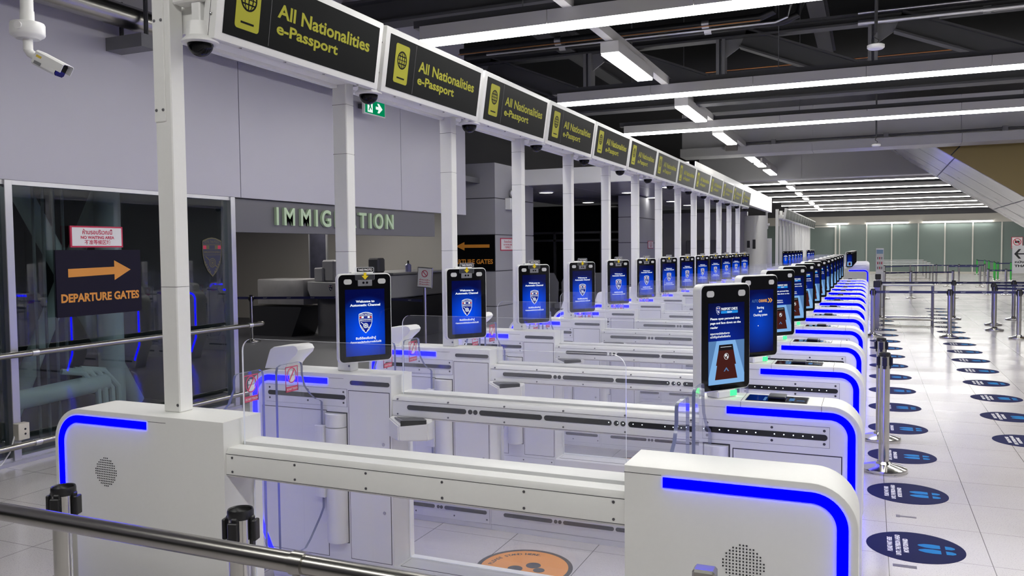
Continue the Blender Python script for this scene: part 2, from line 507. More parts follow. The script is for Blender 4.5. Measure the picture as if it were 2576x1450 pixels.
# ---------------------------------------------------------------- ceiling structure
def bulkhead(n, x0, x1, y, z0, z1, flange):
    m = MB()
    xs = [x0 + i * (x1 - x0) / 6 for i in range(7)]
    for a, b in zip(xs, xs[1:]): m.box(a + .004, b - .004, y, y + .5, z0 + .02, z1)
    m.box(x0 + .01, x1, y + .02, y + .48, z0 + .03, z1 - .02)
    if flange:
        for a, b in zip(xs, xs[1:]): m.box(a + .004, b - .004, y - .22, y + .5, z0, z0 + .20)
        m.box(x0 + .01, x1, y - .2, y + .48, z0 + .01, z0 + .19)
    struct('trim_%d' % n, m, mat('pale_bulkhead', (.56, .555, .57), .42, noise=.03, nscale=1))
bulkhead(5, -4.3, 14, 20.6, 3.98, 5.05, True)
bulkhead(6, -5.2, 14, 27.6, 3.88, 6.2, False)
struct('trim_7', MB().box(-5.2, 14, 21.1, 27.6, 6.0, 6.1), darkclad)

t = Thing('conduit', 'thin grey conduit clamped along the front of the grey ceiling bulkhead', 'pipe', (-2.6, 20.35, 4.25))
t.part('pipe', MB().cyl((-2.9, 20.35, 4.235), (13, 20.35, 4.235), .016, 8), darksteel)
for x in (-2.1, .3, 2.6, 5): t.part('clamp', MB().box(x - .05, x + .05, 20.32, 20.39, 4.18, 4.28), midsteel)
t.part('junction_box', MB().box(-3.2, -2.92, 20.28, 20.38, 4.07, 4.27, bev=.01), mat('box_taupe', (.25, .23, .22), .5))

def ibeam(m, x0, x1, y, z0, z1, w=.24, mi=0):
    t_ = .035
    m.box(x0, x1, y - w / 2, y + w / 2, z0, z0 + t_, mi); m.box(x0, x1, y - w / 2, y + w / 2, z1 - t_, z1, mi)
    m.box(x0, x1, y - .02, y + .02, z0 + t_, z1 - t_, mi)
def truss(y, zl, zu, label, px, step, x0=-9, x1=13):
    t = Thing('roof_truss', label, 'roof truss', (px, y, zl))
    m = MB(); ibeam(m, x0, x1, y, zu, zu + .17); t.part('upper_chord', m, darksteel)
    m = MB(); ibeam(m, x0, x1, y, zl, zl + .34, .3); t.part('lower_chord', m, darksteel)
    x = px
    while x < x1 - step:
        m = MB()
        m.box(x - .07, x - .02, y - .12, y + .12, zl + .34, zu); m.box(x + .02, x + .07, y - .12, y + .12, zl + .34, zu); m.box(x - .03, x + .03, y - .03, y + .03, zl + .34, zu)
        t.part('web_post', m, midsteel)
        a, b = Vector((x + .35, y, zu)), Vector((x + step - .25, y, zl + .34))
        L = (b - a).length; ang = atan2(b.z - a.z, b.x - a.x)
        mt = Matrix.Translation(a) @ Matrix.Rotation(-ang, 4, 'Y')
        m = MB(); m.box(0, L, -.11, .11, -.16, -.13, mtx=mt); m.box(0, L, -.11, .11, .13, .16, mtx=mt); m.box(0, L, -.02, .02, -.13, .13, mtx=mt)
        t.part('diagonal', m, darksteel)
        m = MB(); m.prism([(x + .05, zu), (x + .5, zu), (x + .05, zu - .3)], y - .015, y + .015); t.part('gusset', m, midsteel)
        x += step
    return t
truss(14.0, 4.12, 5.15, 'dark grey roof truss with diagonals crossing above the second long lamp', -6.83, 2.28)
truss(9.6, 4.75, 5.9, 'dark roof truss nearest the camera, above the first long lamp', -5.6, 2.28)
for i, (x, z, l) in enumerate(((-4.9, 5.2, 'dark roof beam running lengthwise above the green exit sign'), (-0.9, 5.9, 'dark roof beam running lengthwise above the lane dividers'), (3.2, 5.9, 'dark roof beam running lengthwise above the blue floor stickers'))):
    m = MB(); m.box(x - .14, x + .14, -6, 20.5, z, z + .03); m.box(x - .14, x + .14, -6, 20.5, z + .33, z + .36); m.box(x - .02, x + .02, -6, 20.5, z + .03, z + .33)
    tag(m.build('roof_beam', darksteel, org=(x, 7, z)), l, 'roof beam')
# pipes
def pipe(name, label, cat, pts, r, m_, clamps=()):
    t = Thing(name, label, cat, pts[0])
    t.part('pipe', MB().tube(pts, r, 12), m_)
    for c in clamps: t.part('pipe_clamp', MB().lathe([(r, -.05), (r + .012, -.05), (r + .012, .05), (r, .05)], mtx=Matrix.Translation(c) @ Matrix.Rotation(pi / 2, 4, 'Y')), alu)
pipe('ceiling_pipe', 'black insulated ceiling pipe held by bright clamps above the second long lamp', 'pipe', [(-6, 11.9, 4.90), (-1.42, 11.9, 4.90), (-1.24, 11.9, 4.96), (-1.18, 11.9, 5.12), (-1.18, 11.9, 7.6)], .055, black, [(-4.35, 11.9, 4.90), (-2.15, 11.9, 4.90)])
pipe('ceiling_pipe', 'second black insulated ceiling pipe running behind the first one', 'pipe', [(-6, 12.1, 4.86), (-1.12, 12.1, 4.86), (-.94, 12.1, 4.93), (-.88, 12.1, 5.1), (-.88, 12.1, 7.6)], .05, black, [(-4.35, 12.1, 4.86), (-2.15, 12.1, 4.86)])
tag(MB().cyl((-6, 11.82, 4.845), (-1.4, 11.82, 4.845), .008, 8).build('copper_pipe', mat('copper', (.5, .22, .08), .35, .9), org=(-4, 11.82, 4.845)), 'thin copper line running along the black insulated ceiling pipe', 'pipe')
pipe('electrical_conduit', 'thin galvanized conduit running below the black ceiling pipes', 'pipe', [(-5.5, 11.8, 4.79), (-1.2, 11.8, 4.79), (-1.05, 11.8, 4.84), (-1.0, 11.8, 5.0), (-1.0, 11.8, 7.6)], .018, alu)
pipe('electrical_conduit', 'galvanized conduit along the upper chord of the middle roof truss', 'pipe', [(-.2, 13.7, 5.12), (12, 13.7, 5.12)], .04, alu, [(1.5, 13.7, 5.12), (4, 13.7, 5.12)])
pipe('electrical_conduit', 'upper thin conduit above the galvanized one on the middle truss', 'pipe', [(-.2, 13.7, 5.27), (12, 13.7, 5.27)], .02, alu)
for k, (yy, zz, who) in enumerate(((16.6, 5.2, 'nearer'), (17.2, 5.2, 'farther'))):
    tag(MB().cyl((-3.0, yy, zz), (12, yy, zz), .012, 8).build('copper_pipe', mat('copper', (.5, .22, .08), .35, .9), org=(-3, yy, zz)), 'thin copper pipe in the roof void, the %s of the pair' % who, 'pipe')
pipe('metal_duct', 'round galvanized pipe under the roof along the lavender wall, top left', 'duct', [(-6.30, -1.0, 3.93), (-6.30, 9.4, 3.93)], .11, steel, ())
t = Thing('pipe_hanger', 'grey steel box hanger below the round galvanized pipe', 'hanger', (-6.3, 5.75, 3.66))
t.part('bracket', MB().box(-6.55, -6.1, 5.66, 5.84, 3.64, 3.76), midsteel)
for x in (-6.47, -6.44, -6.16, -6.13): t.part('rod', MB().cyl((x, 5.76, 3.76), (x, 5.76, 4.1), .01, 8), darksteel)

# ---------------------------------------------------------------- lamps
LAMPY = [-0.05, 3.95, 7.97, 12.22, 15.98, 30.8, 34.6, 38.7, 43.0, 47.3, 51.6, 55.0]
LW = ['above the camera', 'over the first gate rows', 'nearest the camera in view', 'second in view, below the middle truss', 'third in view, in front of the grey bulkhead', 'first beyond the grey bulkheads', 'second beyond the grey bulkheads', 'third beyond the grey bulkheads', 'fourth beyond the grey bulkheads', 'fifth beyond the grey bulkheads', 'sixth beyond the grey bulkheads', 'last one before the far glass wall']
for k, (y, w) in enumerate(zip(LAMPY, LW)):
    x0 = -4.45
    t = Thing('linear_ceiling_lamp', 'long white linear ceiling lamp, ' + w, 'ceiling lamp', (x0, y, 4.0), group='long crosswise lamps')
    seg = [x0 + 1.46 * i for i in range(12)]
    if k > 5: seg = seg[::2]
    for a, b in zip(seg, seg[1:]):
        t.part('housing', MB().box(a + .003, b - .003, y - .125, y + .125, 4.01, 4.15), lamph)
        t.part('diffuser', MB().box(a + .003, b - .003, y - .122, y + .122, 3.985, 4.009), lampm)
    t.part('mounting_channel', MB().box(x0 - .1, seg[-1], y - .07, y + .07, 4.15, 4.23), darksteel)
    if k in (2, 3, 4):
        for x in (-3.3, -1.2, 2.3): t.part('suspension_cable', MB().cyl((x, y, 4.23), (x, y, 6.6), .006, 6), midsteel)
LONG = [(5.0, 6.65), (9.28, 10.93), (13.22, 14.92), (16.65, 18.5), (20.97, 22.6), (23.0, 24.0), (25.0, 26.87), (29.2, 30.4), (32.3, 33.7), (36.2, 37.5), (40.2, 41.5), (44.4, 45.8), (48.8, 50), (52.8, 54)]
for k, (a, b) in enumerate(LONG):
    t = Thing('short_ceiling_lamp', 'short lengthwise ceiling lamp over the gates, %s from the camera end' % ORD[k], 'ceiling lamp', (-2.77, a, 4.0), group='short lengthwise lamps')
    t.part('housing', MB().box(-2.88, -2.66, a, b, 4.01, 4.14, bev=.003), lamph)
    t.part('diffuser', MB().box(-2.87, -2.67, a + .01, b - .01, 3.985, 4.009), lampm)
t = Thing('lamp_raceway', 'grey raceway beam that carries the short lengthwise ceiling lamps', 'raceway', (-2.77, 4.3, 4.14))
t.part('beam', MB().box(-2.82, -2.72, 2.0, 20.3, 4.145, 4.26), lamph)
t.part('beam', MB().box(-2.82, -2.72, 21.2, 27.5, 4.145, 4.26), lamph)
def pod(x, y, z, label):
    t = Thing('wireless_antenna', label, 'antenna', (x, y, z))
    t.part('housing', MB().lathe([(0, -.028), (.07, -.028), (.085, -.015), (.085, .012), (.06, .024), (0, .026)], (x, y, z)), white2)
    t.part('drop_rod', MB().cyl((x, y, z + .14), (x, y, 7.6), .016, 8), darksteel)
    t.part('cable_loop', MB().tube([(x, y, z + .02), (x + .03, y, z + .06), (x - .02, y, z + .10), (x, y, z + .15)], .006, 6), black)
pod(.035, 9.5, 3.83, 'round white antenna pod hanging from a rod above the second long lamp')
pod(.09, 18.0, 3.76, 'small white antenna pod hanging in front of the grey bulkhead flange')

# ---------------------------------------------------------------- escalator soffit at the far right
Zs = lambda x: 4.06 - .683 * (x - 1.33)
m = MB(); m.prism([(0.0, Zs(0)), (3.0, Zs(3.0)), (5.2, Zs(5.2)), (5.2, 5.0), (0.0, 5.0)], 21.5, 21.62, mi=0)
t = Thing('escalator_enclosure', 'sloping gold sided escalator enclosure with a pale underside, top right', 'escalator', (3.0, 21.5, Zs(3.0)))
t.part('side_panel', m, gold)
t.part('underside', MB().prism([(0.0, Zs(0)), (5.6, Zs(5.6)), (5.6, Zs(5.6) + .06), (0.0, Zs(0) + .06)], 21.56, 27.3), soffitm)
for x in (1.75, 3.2): t.part('panel_joint', MB().prism([(x, Zs(x) - .003), (x + .02, Zs(x + .02) - .003), (x + .02, Zs(x)), (x, Zs(x))], 21.56, 27.3), seam)
for y in (23.4, 25.3):
    t.part('panel_joint', MB().prism([(0.1, Zs(.1) - .003), (5.5, Zs(5.5) - .003), (5.5, Zs(5.5)), (.1, Zs(.1))], y, y + .02), seam)
mt = Matrix.Translation((1.68, 21.495, Zs(1.68))) @ Matrix.Rotation(radians(-50), 4, 'Y')
t.part('side_joint', MB().box(0, 1.2, -.004, .004, -.012, .012, mtx=Matrix.Translation((1.68, 21.497, Zs(1.68))) @ Matrix.Rotation(radians(-48), 4, 'Y')), black)

# ---------------------------------------------------------------- canopy over the waiting zone behind the gates
m = MB()
m.box(-8.2, -2.9, 15.0, 15.12, 3.01, 3.31); m.box(-3.0, -2.88, 15.0, 27.5, 2.86, 3.31); m.box(-8.2, -2.9, 15.1, 27.5, 3.25, 3.31)
t = Thing('canopy', 'white canopy with a deep fascia behind the sign posts', 'canopy', (-5.5, 15, 3.01))
t.part('fascia', m, white2)
m = MB()
for i in range(4):
    for j in range(6): m.box(-8.2 + i * 1.3 + .006, -8.2 + (i + 1) * 1.3 - .006, 15.12 + j * 2.06 + .006, 15.12 + (j + 1) * 2.06 - .006, 3.03, 3.06)
t.part('soffit', m, ceilpan)
for (x, y, l) in ((-6.6, 17.2, 'farthest left'), (-7.0, 21.4, 'over the dark seats'), (-5.0, 18.2, 'third from left'), (-4.95, 20.3, 'fourth from left'), (-4.9, 22.2, 'fifth from left'), (-4.9, 24.4, 'farthest back'), (-3.8, 17.0, 'nearest the canopy front')):
    d = Thing('round_downlight', 'round white downlight under the canopy, ' + l, 'downlight', (x, y, 3.02), group='downlights under the canopy')
    d.part('lens', MB().cyl((x, y, 3.012), (x, y, 3.022), .15, 20), emis('downlight_lens', (1, .98, .95), 6.0))
    d.part('trim_ring', MB().lathe([(.15, 3.008), (.17, 3.008), (.17, 3.03), (.15, 3.03)], (x, y, 0)), white2)
# grey columns
def column(name, label, x0, x1, y0, y1, z1, grooves):
    t = Thing(name, label, 'column', ((x0 + x1) / 2, y0, 0))
    zs = [0] + grooves + [z1]
    m = MB(); s = MB()
    for a, b in zip(zs, zs[1:]): m.box(x0, x1, y0, y1, a + .008, b - .008); s.box(x0 + .012, x1 - .012, y0 + .012, y1 - .012, a, b)
    t.part('cladding', m, greyclad); t.part('core', s, seam)
column('clad_column', 'grey clad column carrying the departure gates sign, behind the third post', -7.5, -6.39, 14.0, 15.9, 3.38, [.70, 1.36, 2.04, 2.72])
column('clad_column', 'grey clad column behind the seventh post with a small white notice', -5.47, -5.1, 19.0, 21.4, 3.02, [.9, 1.9, 2.5])
# dark glazed screen and seats under the canopy
t = Thing('glazed_screen', 'dark glazed screen wall with thin frames under the white canopy', 'glass wall', (-8.0, 22.5, 0))
m = MB()
for z in (.55, 1.98, 2.2): m.box(-9.6, -5.5, 22.44, 22.52, z, z + .06)
for x in (-8.4, -7.0, -5.55): m.box(x, x + .06, 22.44, 22.52, 0, 2.25)
t.part('frame', m, darksteel)
t.part('pane', MB().box(-9.6, -5.5, 22.55, 22.57, 0, 3.0), bglass)
def seat(x, y, label):
    t = Thing('lounge_seat', label, 'seat', (x, y, 0), group='seats under the canopy')
    m = MB(); m.prism([(x - .3, .35), (x + .3, .35), (x + .32, .95), (x + .2, 1.18), (x - .2, 1.18), (x - .32, .95)], y + .30, y + .42, bev=.02); t.part('backrest', m, greym)
    t.part('cushion', MB().box(x - .3, x + .3, y - .25, y + .32, .35, .48, bev=.03, seg=2), greym)
    t.part('base', MB().box(x - .25, x + .25, y - .2, y + .3, 0, .35), black)
seat(-7.3, 18.6, 'left grey high backed seat behind the fourth post'); seat(-6.6, 18.7, 'middle grey high backed seat behind the fourth post'); seat(-5.9, 18.8, 'right grey high backed seat behind the fourth post')
# pale partitions and the big round white column further back
struct('wall_partition', MB().box(-6.3, -3.6, 27.2, 27.4, 0, 2.9), mat('pale_partition', (.55, .54, .52), .4))
t = Thing('round_column', 'big round white column at the end of the near gate bank', 'column', (-3.0, 24.6, 0))
t.part('shaft', MB().cyl((-3.02, 24.6, 0), (-3.02, 24.6, 2.66), .32, 40), white2)
t.part('notice', MB().box(-3.06, -2.98, 24.26, 24.275, 1.72, 1.98), black)
t.part('notice', MB().box(-3.22, -3.14, 24.30, 24.315, 1.75, 1.95), black)
tag(MB().box(-5.3, -4.3, 26.0, 26.6, 0, 2.0, bev=.02).build('machine_cabinet', darkclad, org=(-4.8, 26, 0)), 'dark grey cabinet behind the round white column', 'cabinet')

for x, y, l in ((-13.0, 11.5, 'left'), (-10.5, 15.0, 'right')):  # added fill panels hidden by the fascia, to brighten the recess walls
    d = Thing('recess_fill_panel', 'added unseen fill panel on the recess ceiling, %s one' % l, 'ceiling lamp', (x, y, 2.98), group='added recess fill panels')
    d.part('diffuser', MB().box(x - .5, x + .5, y - .5, y + .5, 2.975, 2.985), emis('recess_fill_glow', (1, .96, .9), 11.0))
    d.part('frame', MB().box(x - .53, x + .53, y - .53, y + .53, 2.986, 2.999), lamph)
d = Thing('plant_room_fill', 'added unseen fill light on the ceiling of the plant room behind the window', 'ceiling lamp', (-8.6, 3.6, 2.98))  # added fill light, out of view, so the braces show through the glass
d.part('diffuser', MB().box(-8.7, -8.5, 2.6, 4.6, 2.97, 2.99), emis('plant_fill_glow', (.9, 1, 1), 5.0))
d.part('tray', MB().box(-8.72, -8.48, 2.55, 4.65, 2.99, 3.0), lamph)

# ================================================================== THE GATES
Y1, P, D, HC, HE = 2.3235, 1.1523, 0.205, 1.131, 1.119
NR = 14
def row_y(i): return Y1 + P * i
screws_r = .005
def screw(m, x, z, y=-.0016, r=.0055, mi=0):
    m.cyl((x, y - .0015, z), (x, .004, z), r, 10, mi)

EXIT_BODY = [(-2.16, 0), (-2.16, HC)] + arc(-2.905, HC - .14, .14, 90, 180, 10) + [(-3.045, .36), (-2.94, .14), (-2.90, 0)]
EXIT_STRIP = [(-2.538, HC - .040), (-2.7, HC - .040)] + arc(-2.905, HC - .14, .10, 90, 180, 12) + [(-3.005, .6), (-3.005, .37), (-2.985, .32), (-2.915, .165), (-2.90, .12)]
ENTRY_BODY = [(-.655, 0), (-.655, HE)] + arc(-.14, HE - .12, .12, 90, 0, 10) + [(-.02, .36), (-.10, .12), (-.13, 0)]
ENTRY_STRIP = [(-.54, HE - .0395), (-.4, HE - .0395)] + arc(-.14, HE - .12, .0805, 90, 0, 12) + [(-.0595, .7), (-.0595, .37), (-.075, .32), (-.135, .165), (-.15, .12)]

def plate(m, x0, x1, z0, z1, y=0.0, s=-1, mi_gap=1, mi=0, gap=.0035, th=.0022, bev=0):
    """a flush door or cover plate with a dark joint round it"""
    a, b = (y - .0008, y + .002) if s < 0 else (y - .002, y + .0008)
    m.box(x0 - gap, x1 + gap, a, b, z0 - gap, z1 + gap, mi_gap)
    a, b = (y - th, y + .001) if s < 0 else (y - .001, y + th)
    m.box(x0, x1, a, b, z0, z1, mi)

def flap(s, sgn):
    """glass wing in the plane x = const; (y, z) outline, y measured from the hinge face outwards"""
    L = .345 if sgn < 0 else .47
    top = 1.215
    pts = [(0.0, .44), (0.0, .985), (.015, .998)]
    w = L - .19
    pts += [(.05, 1.01), (w * .62, 1.045), (w * .88, 1.09), (w, 1.15)]
    pts += arc(0, 0, .022, 180, 90, 4) if False else []
    pts += [(w, top - .025), (w + .007, top - .007), (w + .025, top)]
    pts += [(L - .03, top), (L - .008, top - .008), (L, top - .03), (L, .30), (L - .02, .28), (w, .28), (w * .75, .31), (.03, .40)]
    return [(p[0] * sgn, p[1]) for p in pts]

def do_not_touch(t, parent, x, yc, z):
    """prohibition sticker on a glass wing, facing +X"""
    o = t.part('warning_sticker', MB().prism([(yc + a, z + b) for a, b in rrect(-.062, .062, -.082, .082, .012)], x, x + .0012, 'x', bev=0)
               if False else _sticker_frame(x, yc, z), [pinkred, paper], parent)
    return o
def _sticker_frame(x, yc, z):
    m = MB()
    w, h = .047, .061
    for (a, b, c, d) in ((-w, w, h - .005, h), (-w, -w + .0045, -h, h), (w - .0045, w, -h, h), (-w, w, -h, -h + .026)):
        m.box(x, x + .0012, yc + a, yc + b, z + c, z + d, 0)
    # ring and slash
    ring = MB()
    n = 24
    for k in range(n):
        a0, a1 = 2 * pi * k / n, 2 * pi * (k + 1) / n
        c = [(yc + r * cos(a), z + .018 + r * 1.08 * sin(a)) for r, a in ((.035, a0), (.035, a1), (.0305, a1), (.0305, a0))]
        m.prism(c, x, x + .0013, 'x', 0)
    a = radians(52)
    dy, dz = .033 * cos(a), .035 * sin(a); ny, nz = .0032 * -sin(a), .0032 * cos(a)
    m.prism([(yc - dy + ny, z + .018 - dz + nz), (yc + dy + ny, z + .018 + dz + nz), (yc + dy - ny, z + .018 + dz - nz), (yc - dy - ny, z + .018 - dz - nz)], x, x + .0016, 'x', 0)
    # white hand
    m.box(x, x + .0010, yc - .017, yc + .016, z - .016, z + .018, 1)
    for i, hgt in enumerate((.034, .040, .039, .032)):
        m.box(x, x + .0010, yc - .017 + i * .0088, yc - .017 + i * .0088 + .0066, z + .014, z + hgt, 1)
    m.box(x, x + .0010, yc + .016, yc + .024, z - .008, z + .014, 1)
    m.mesh(text('DO NOT TOUCH', .010, .0003, fit=.078), RT(x + .0018, yc, z - .053), 1)
    return m

def hinge(t, name, x0, x1, ya, s, z0=.27, z1=.93):
    xc, r = (x0 + x1) / 2, (x1 - x0) / 2
    prof = [(xc + r * cos(radians(a)), ya + s * (.9 * r * sin(radians(a)))) for a in range(0, 181, 15)]
    m = MB().prism(prof, z0, z1 - .07, 'z').prism(prof, z1 - .066, z1, 'z')
    m.box(x0 - .006, x1 + .006, ya - .001 if s < 0 else ya - .002, ya + .002 if s < 0 else ya + .001, z0 - .006, z1 + .006, 1)
    return t.part(name, m, [white, seam])

def exit_cabinet(row, label):
    t = Thing('exit_cabinet', label, 'gate cabinet', (-2.6, 0, 0), group='exit cabinets of the near gates')
    first = row == 0
    b = MB().prism(EXIT_BODY, 0, D, bev=.005)
    b.box(-2.53, -2.44, -.0006, .002, HC - .024, HC - .0225, 1)
    t.part('body', b, [white, seam])
    t.part('led_strip', MB().ribbon(EXIT_STRIP, .0145, -.003, .004), led, label='glowing blue light strip on the front')
    t.part('led_strip', MB().ribbon(EXIT_STRIP, .0145, D - .004, D + .003), led, label='glowing blue light strip on the back')
    if first:
        m = MB()
        for i in range(-6, 7):
            for j in range(-6, 7):
                if (i * i + j * j) < 38: m.cyl((-2.76 + i * .0092, -.0016, .890 + j * .0092), (-2.76 + i * .0092, .002, .890 + j * .0092), .0024, 6)
        t.part('speaker_grille', m, black)
    else:
        m = MB(); plate(m, -2.408, -2.172, .19, 1.048); o = t.part('service_door', m, [white, seam])
        for z in (.79, .445):
            t.part('lock', MB().lathe([(0, -.004), (.008, -.004), (.010, 0)], mtx=Matrix.Translation((-2.208, 0, z)) @ Matrix.Rotation(pi / 2, 4, 'X') @ Matrix.Scale(-1, 4, (0, 0, 1))), chrome, o)
        t.part('sensor_window', MB().prism(capsule(-2.400, -2.168, 1.090, .022), -.0025, .003), slotm)
        m = MB(); plate(m, -2.93, -2.42, .965, 1.055, gap=.0012)
        for x in (-2.905, -2.66, -2.44):
            for z in (.985, 1.04): screw(m, x, z, mi=1)
        o = t.part('sensor_cover', m, [white, seam])
        t.part('sensor_window', MB().prism(capsule(-2.915, -2.428, 1.013, .024), -.0045, .003), slotm, o)
        m = MB(); plate(m, -2.955, -2.548, .185, .938); t.part('access_panel', m, [white, seam])
        m = MB(); plate(m, -2.90, -2.172, .035, .165, gap=.0012)
        for x in (-2.7, -2.42, -2.19):
            for z in (.06, .145): screw(m, x, z, mi=1)
        o = t.part('sensor_cover', m, [white, seam])
        for x0, x1 in ((-2.85, -2.56), (-2.49, -2.19)): t.part('sensor_window', MB().prism(capsule(x0, x1, .105, .024), -.0045, .003), slotm, o)
        for x in (-2.535, -2.512): t.part('sensor_lens', MB().prism(circ(x, .105, .011), -.0045, .003), slotm, o)
        hinge(t, 'hinge_column', -2.545, -2.425, 0, -1)
        t.part('wing_clamp', MB().box(-2.590, -2.532, -.050, -.004, .50, .87, bev=.003), white)
        o = t.part('glass_wing', MB().prism([(y - .02, z) for y, z in flap(0, -1)], -2.568, -2.555, 'x', rim=1), [glass, gedge])
        do_not_touch(t, o, -2.5545, -.262, 1.14)
        # white hood of the walkway camera on top of the cabinet
        hood = [(-2.965, HC), (-2.935, 1.215), (-2.925, 1.236), (-2.905, 1.248), (-2.775, 1.262), (-2.755, 1.256), (-2.742, 1.236), (-2.752, 1.215), (-2.80, 1.175), (-2.822, 1.15), (-2.825, HC)]
        t.part('camera_hood', MB().prism(hood, .03, .175, bev=.010), white)
    if row < NR - 1:
        hinge(t, 'hinge_column', -2.545, -2.425, D, 1)
        t.part('wing_clamp', MB().box(-2.590, -2.532, D + .004, D + .050, .50, .87, bev=.003), white)
        o = t.part('glass_wing', MB().prism([(y + D + .02, z) for y, z in flap(0, 1)], -2.568, -2.555, 'x', rim=1), [glass, gedge])
        do_not_touch(t, o, -2.5545, D + .40, 1.14)
    return t.o

def entry_cabinet(row, label):
    t = Thing('entry_cabinet', label, 'gate cabinet', (-.34, 0, 0), group='entry cabinets of the near gates')
    first = row == 0
    b = MB().prism(ENTRY_BODY, 0, D, bev=.005)
    if first:
        b.box(-.6545, -.545, -.0006, .002, HE - .021, HE - .0195, 1)
    else:
        for x in (-.484, -.171):
            b.box(x - .0008, x + .0008, .004, D - .004, HE - .001, HE + .0005, 1); b.box(x - .0008, x + .0008, -.0006, .002, HE - .03, HE - .003, 1)
        b.box(-.65, -.545, -.0006, .002, HE - .030, HE - .029, 1)
    t.part('body', b, [white, seam])
    t.part('led_strip', MB().ribbon(ENTRY_STRIP, .0145, -.003, .004), led, label='glowing blue light strip on the front')
    t.part('led_strip', MB().ribbon(ENTRY_STRIP, .0145, D - .004, D + .003), led, label='glowing blue light strip on the back')
    if first:
        m = MB()
        for i in range(-6, 7):
            for j in range(-6, 7):
                if (i * i + j * j) < 38: m.cyl((-.315 + i * .0092, -.0016, .870 + j * .0092), (-.315 + i * .0092, .002, .870 + j * .0092), .0024, 6)
        t.part('speaker_grille', m, black)
    else:
        m = MB(); m.box(-.467, -.230, .03, .165, HE - .002, HE + .002); m.box(-.385, -.315, .075, .16, HE + .002, HE + .014, 1, bev=.003); m.box(-.47, -.227, .027, .168, HE - .002, HE + .0012, 1)
        o = t.part('passport_reader', m, [bglass, black])
        m = MB(); m.box(-.40, -.39, .04, .12, HE + .0021, HE + .0026); m.box(-.30, -.28, .06, .12, HE + .0021, HE + .0026); m.box(-.27, -.24, .07, .078, HE + .0021, HE + .0026)
        t.part('reader_graphic', m, scr_slate, o)
        t.part('guide_arrow', MB().prism([(-.515, .10), (-.485, .115), (-.520, .125)], HE, HE + .0012, 'z'), exitwhite)
        m = MB(); plate(m, -.638, -.141, .952, 1.034, gap=.0012)
        for x in (-.62, -.36, -.16):
            for z in (.967, 1.02): screw(m, x, z, mi=1)
        o = t.part('sensor_cover', m, [white, seam])
        t.part('sensor_window', MB().prism(capsule(-.630, -.148, .993, .024), -.0045, .003), mat('black_sensor_glass', (.004, .004, .006), .1), o)
        m = MB()
        for k in range(12):
            if k not in (0, 6): m.prism(circ(-.605 + k * .0365, .994, .0024, 8), -.0056, -.004)
        t.part('indicator_lights', m, white_led, o)
        m = MB(); plate(m, -.512, -.097, .16, .918, gap=.004); t.part('access_panel', m, [white, seam])
        hinge(t, 'hinge_column', -.632, -.532, 0, -1)
        t.part('glass_wing', MB().prism([(y - .01, z) for y, z in flap(0, -1)], -.614, -.601, 'x', rim=1), [glass, gedge])
    if row < NR - 1:
        hinge(t, 'hinge_column', -.632, -.532, D, 1)
        t.part('glass_wing', MB().prism([(y + D + .01, z) for y, z in flap(0, 1)], -.614, -.601, 'x', rim=1), [glass, gedge])
    return t.o

def divider(row, label):
    t = Thing('lane_divider', label, 'barrier', (-1.41, 0, 0), group='lane dividers of the near gates')
    first = row == 0
    x0, x1 = -2.159, -.656
    prof = [(.010, .937), (.010, 1.016), (.022, 1.034), (.083, 1.034), (.086, 1.026), (.092, 1.026), (.092, .93), (.016, .93)]
    m = MB().prism(prof, x0, x1, 'x')
    m.prism([(.104, .93), (.104, 1.040), (.110, 1.043), (.188, 1.043), (.196, 1.03), (.196, .937), (.19, .93)], x0, x1, 'x')
    for z in (.938, 1.014): m.box(x0, x1, .0092, .012, z - .0008, z + .0008, 1)
    rail = t.part('top_rail', m, [white, seam])
    m = MB()
    for x in (-2.13, -1.85, -1.555, -1.264, -.977, -.69):
        for z in ((.950, 1.002) if first else (.949, 1.022)):
            m.cyl((x, .008, z), (x, .014, z), .0045, 8)
    t.part('screws', m, screwm, rail)
    pts = rrect(-2.148, -.675, .93, 1.432, .05, 6)
    pts = [(p[0], p[1]) for p in pts]
    t.part('glass_panel', MB().prism(rrect(-2.148, -.675, .935, 1.430, .045, 6), .094, .102, rim=1), [glass, gedge_l])
    t.part('lower_glass', MB().prism([(x0 + .004, .178), (x1 - .004, .178), (x1 - .004, .929), (x0 + .004, .929)], .150, .158, rim=1), [glass, gedge_l])
    m = MB(); m.prism([(.0, 0), (.0, .170), (.006, .176), (.2, .176), (.205, .17), (.205, 0)], x0, x1, 'x')
    m.box(x0 + .02, x1 - .02, .03, .135, .176, .1775, 1); m.box(x0 + .022, x1 - .022, .032, .133, .176, .178, 0)
    m.box(x0, x1, -.0008, .002, .035, .036, 1)
    base = t.part('base_rail', m, [white, seam])
    if not first:
        for z, y, par in ((.985, .010, rail), (.105, 0, base)):
            for a, b in ((-2.075, -1.752), (-1.683, -1.366), (-1.356, -1.037), (-.962, -.675)):
                t.part('sensor_window', MB().prism(capsule(a, b, z, .024), y - .003, y + .003), slotm, par)
            for x in (-1.731, -1.704, -1.016, -.986):
                t.part('sensor_lens', MB().prism(circ(x, z, .0115), y - .003, y + .003), slotm, par)
        m = MB()
        for x in (-1.05, -1.01, -.985, -.94, -.90, -.80, -.765, -.73): m.prism(circ(x, .987, .0022, 6), .0062, .0075)
        t.part('indicator_lights', m, white_led, rail)
    return t.o

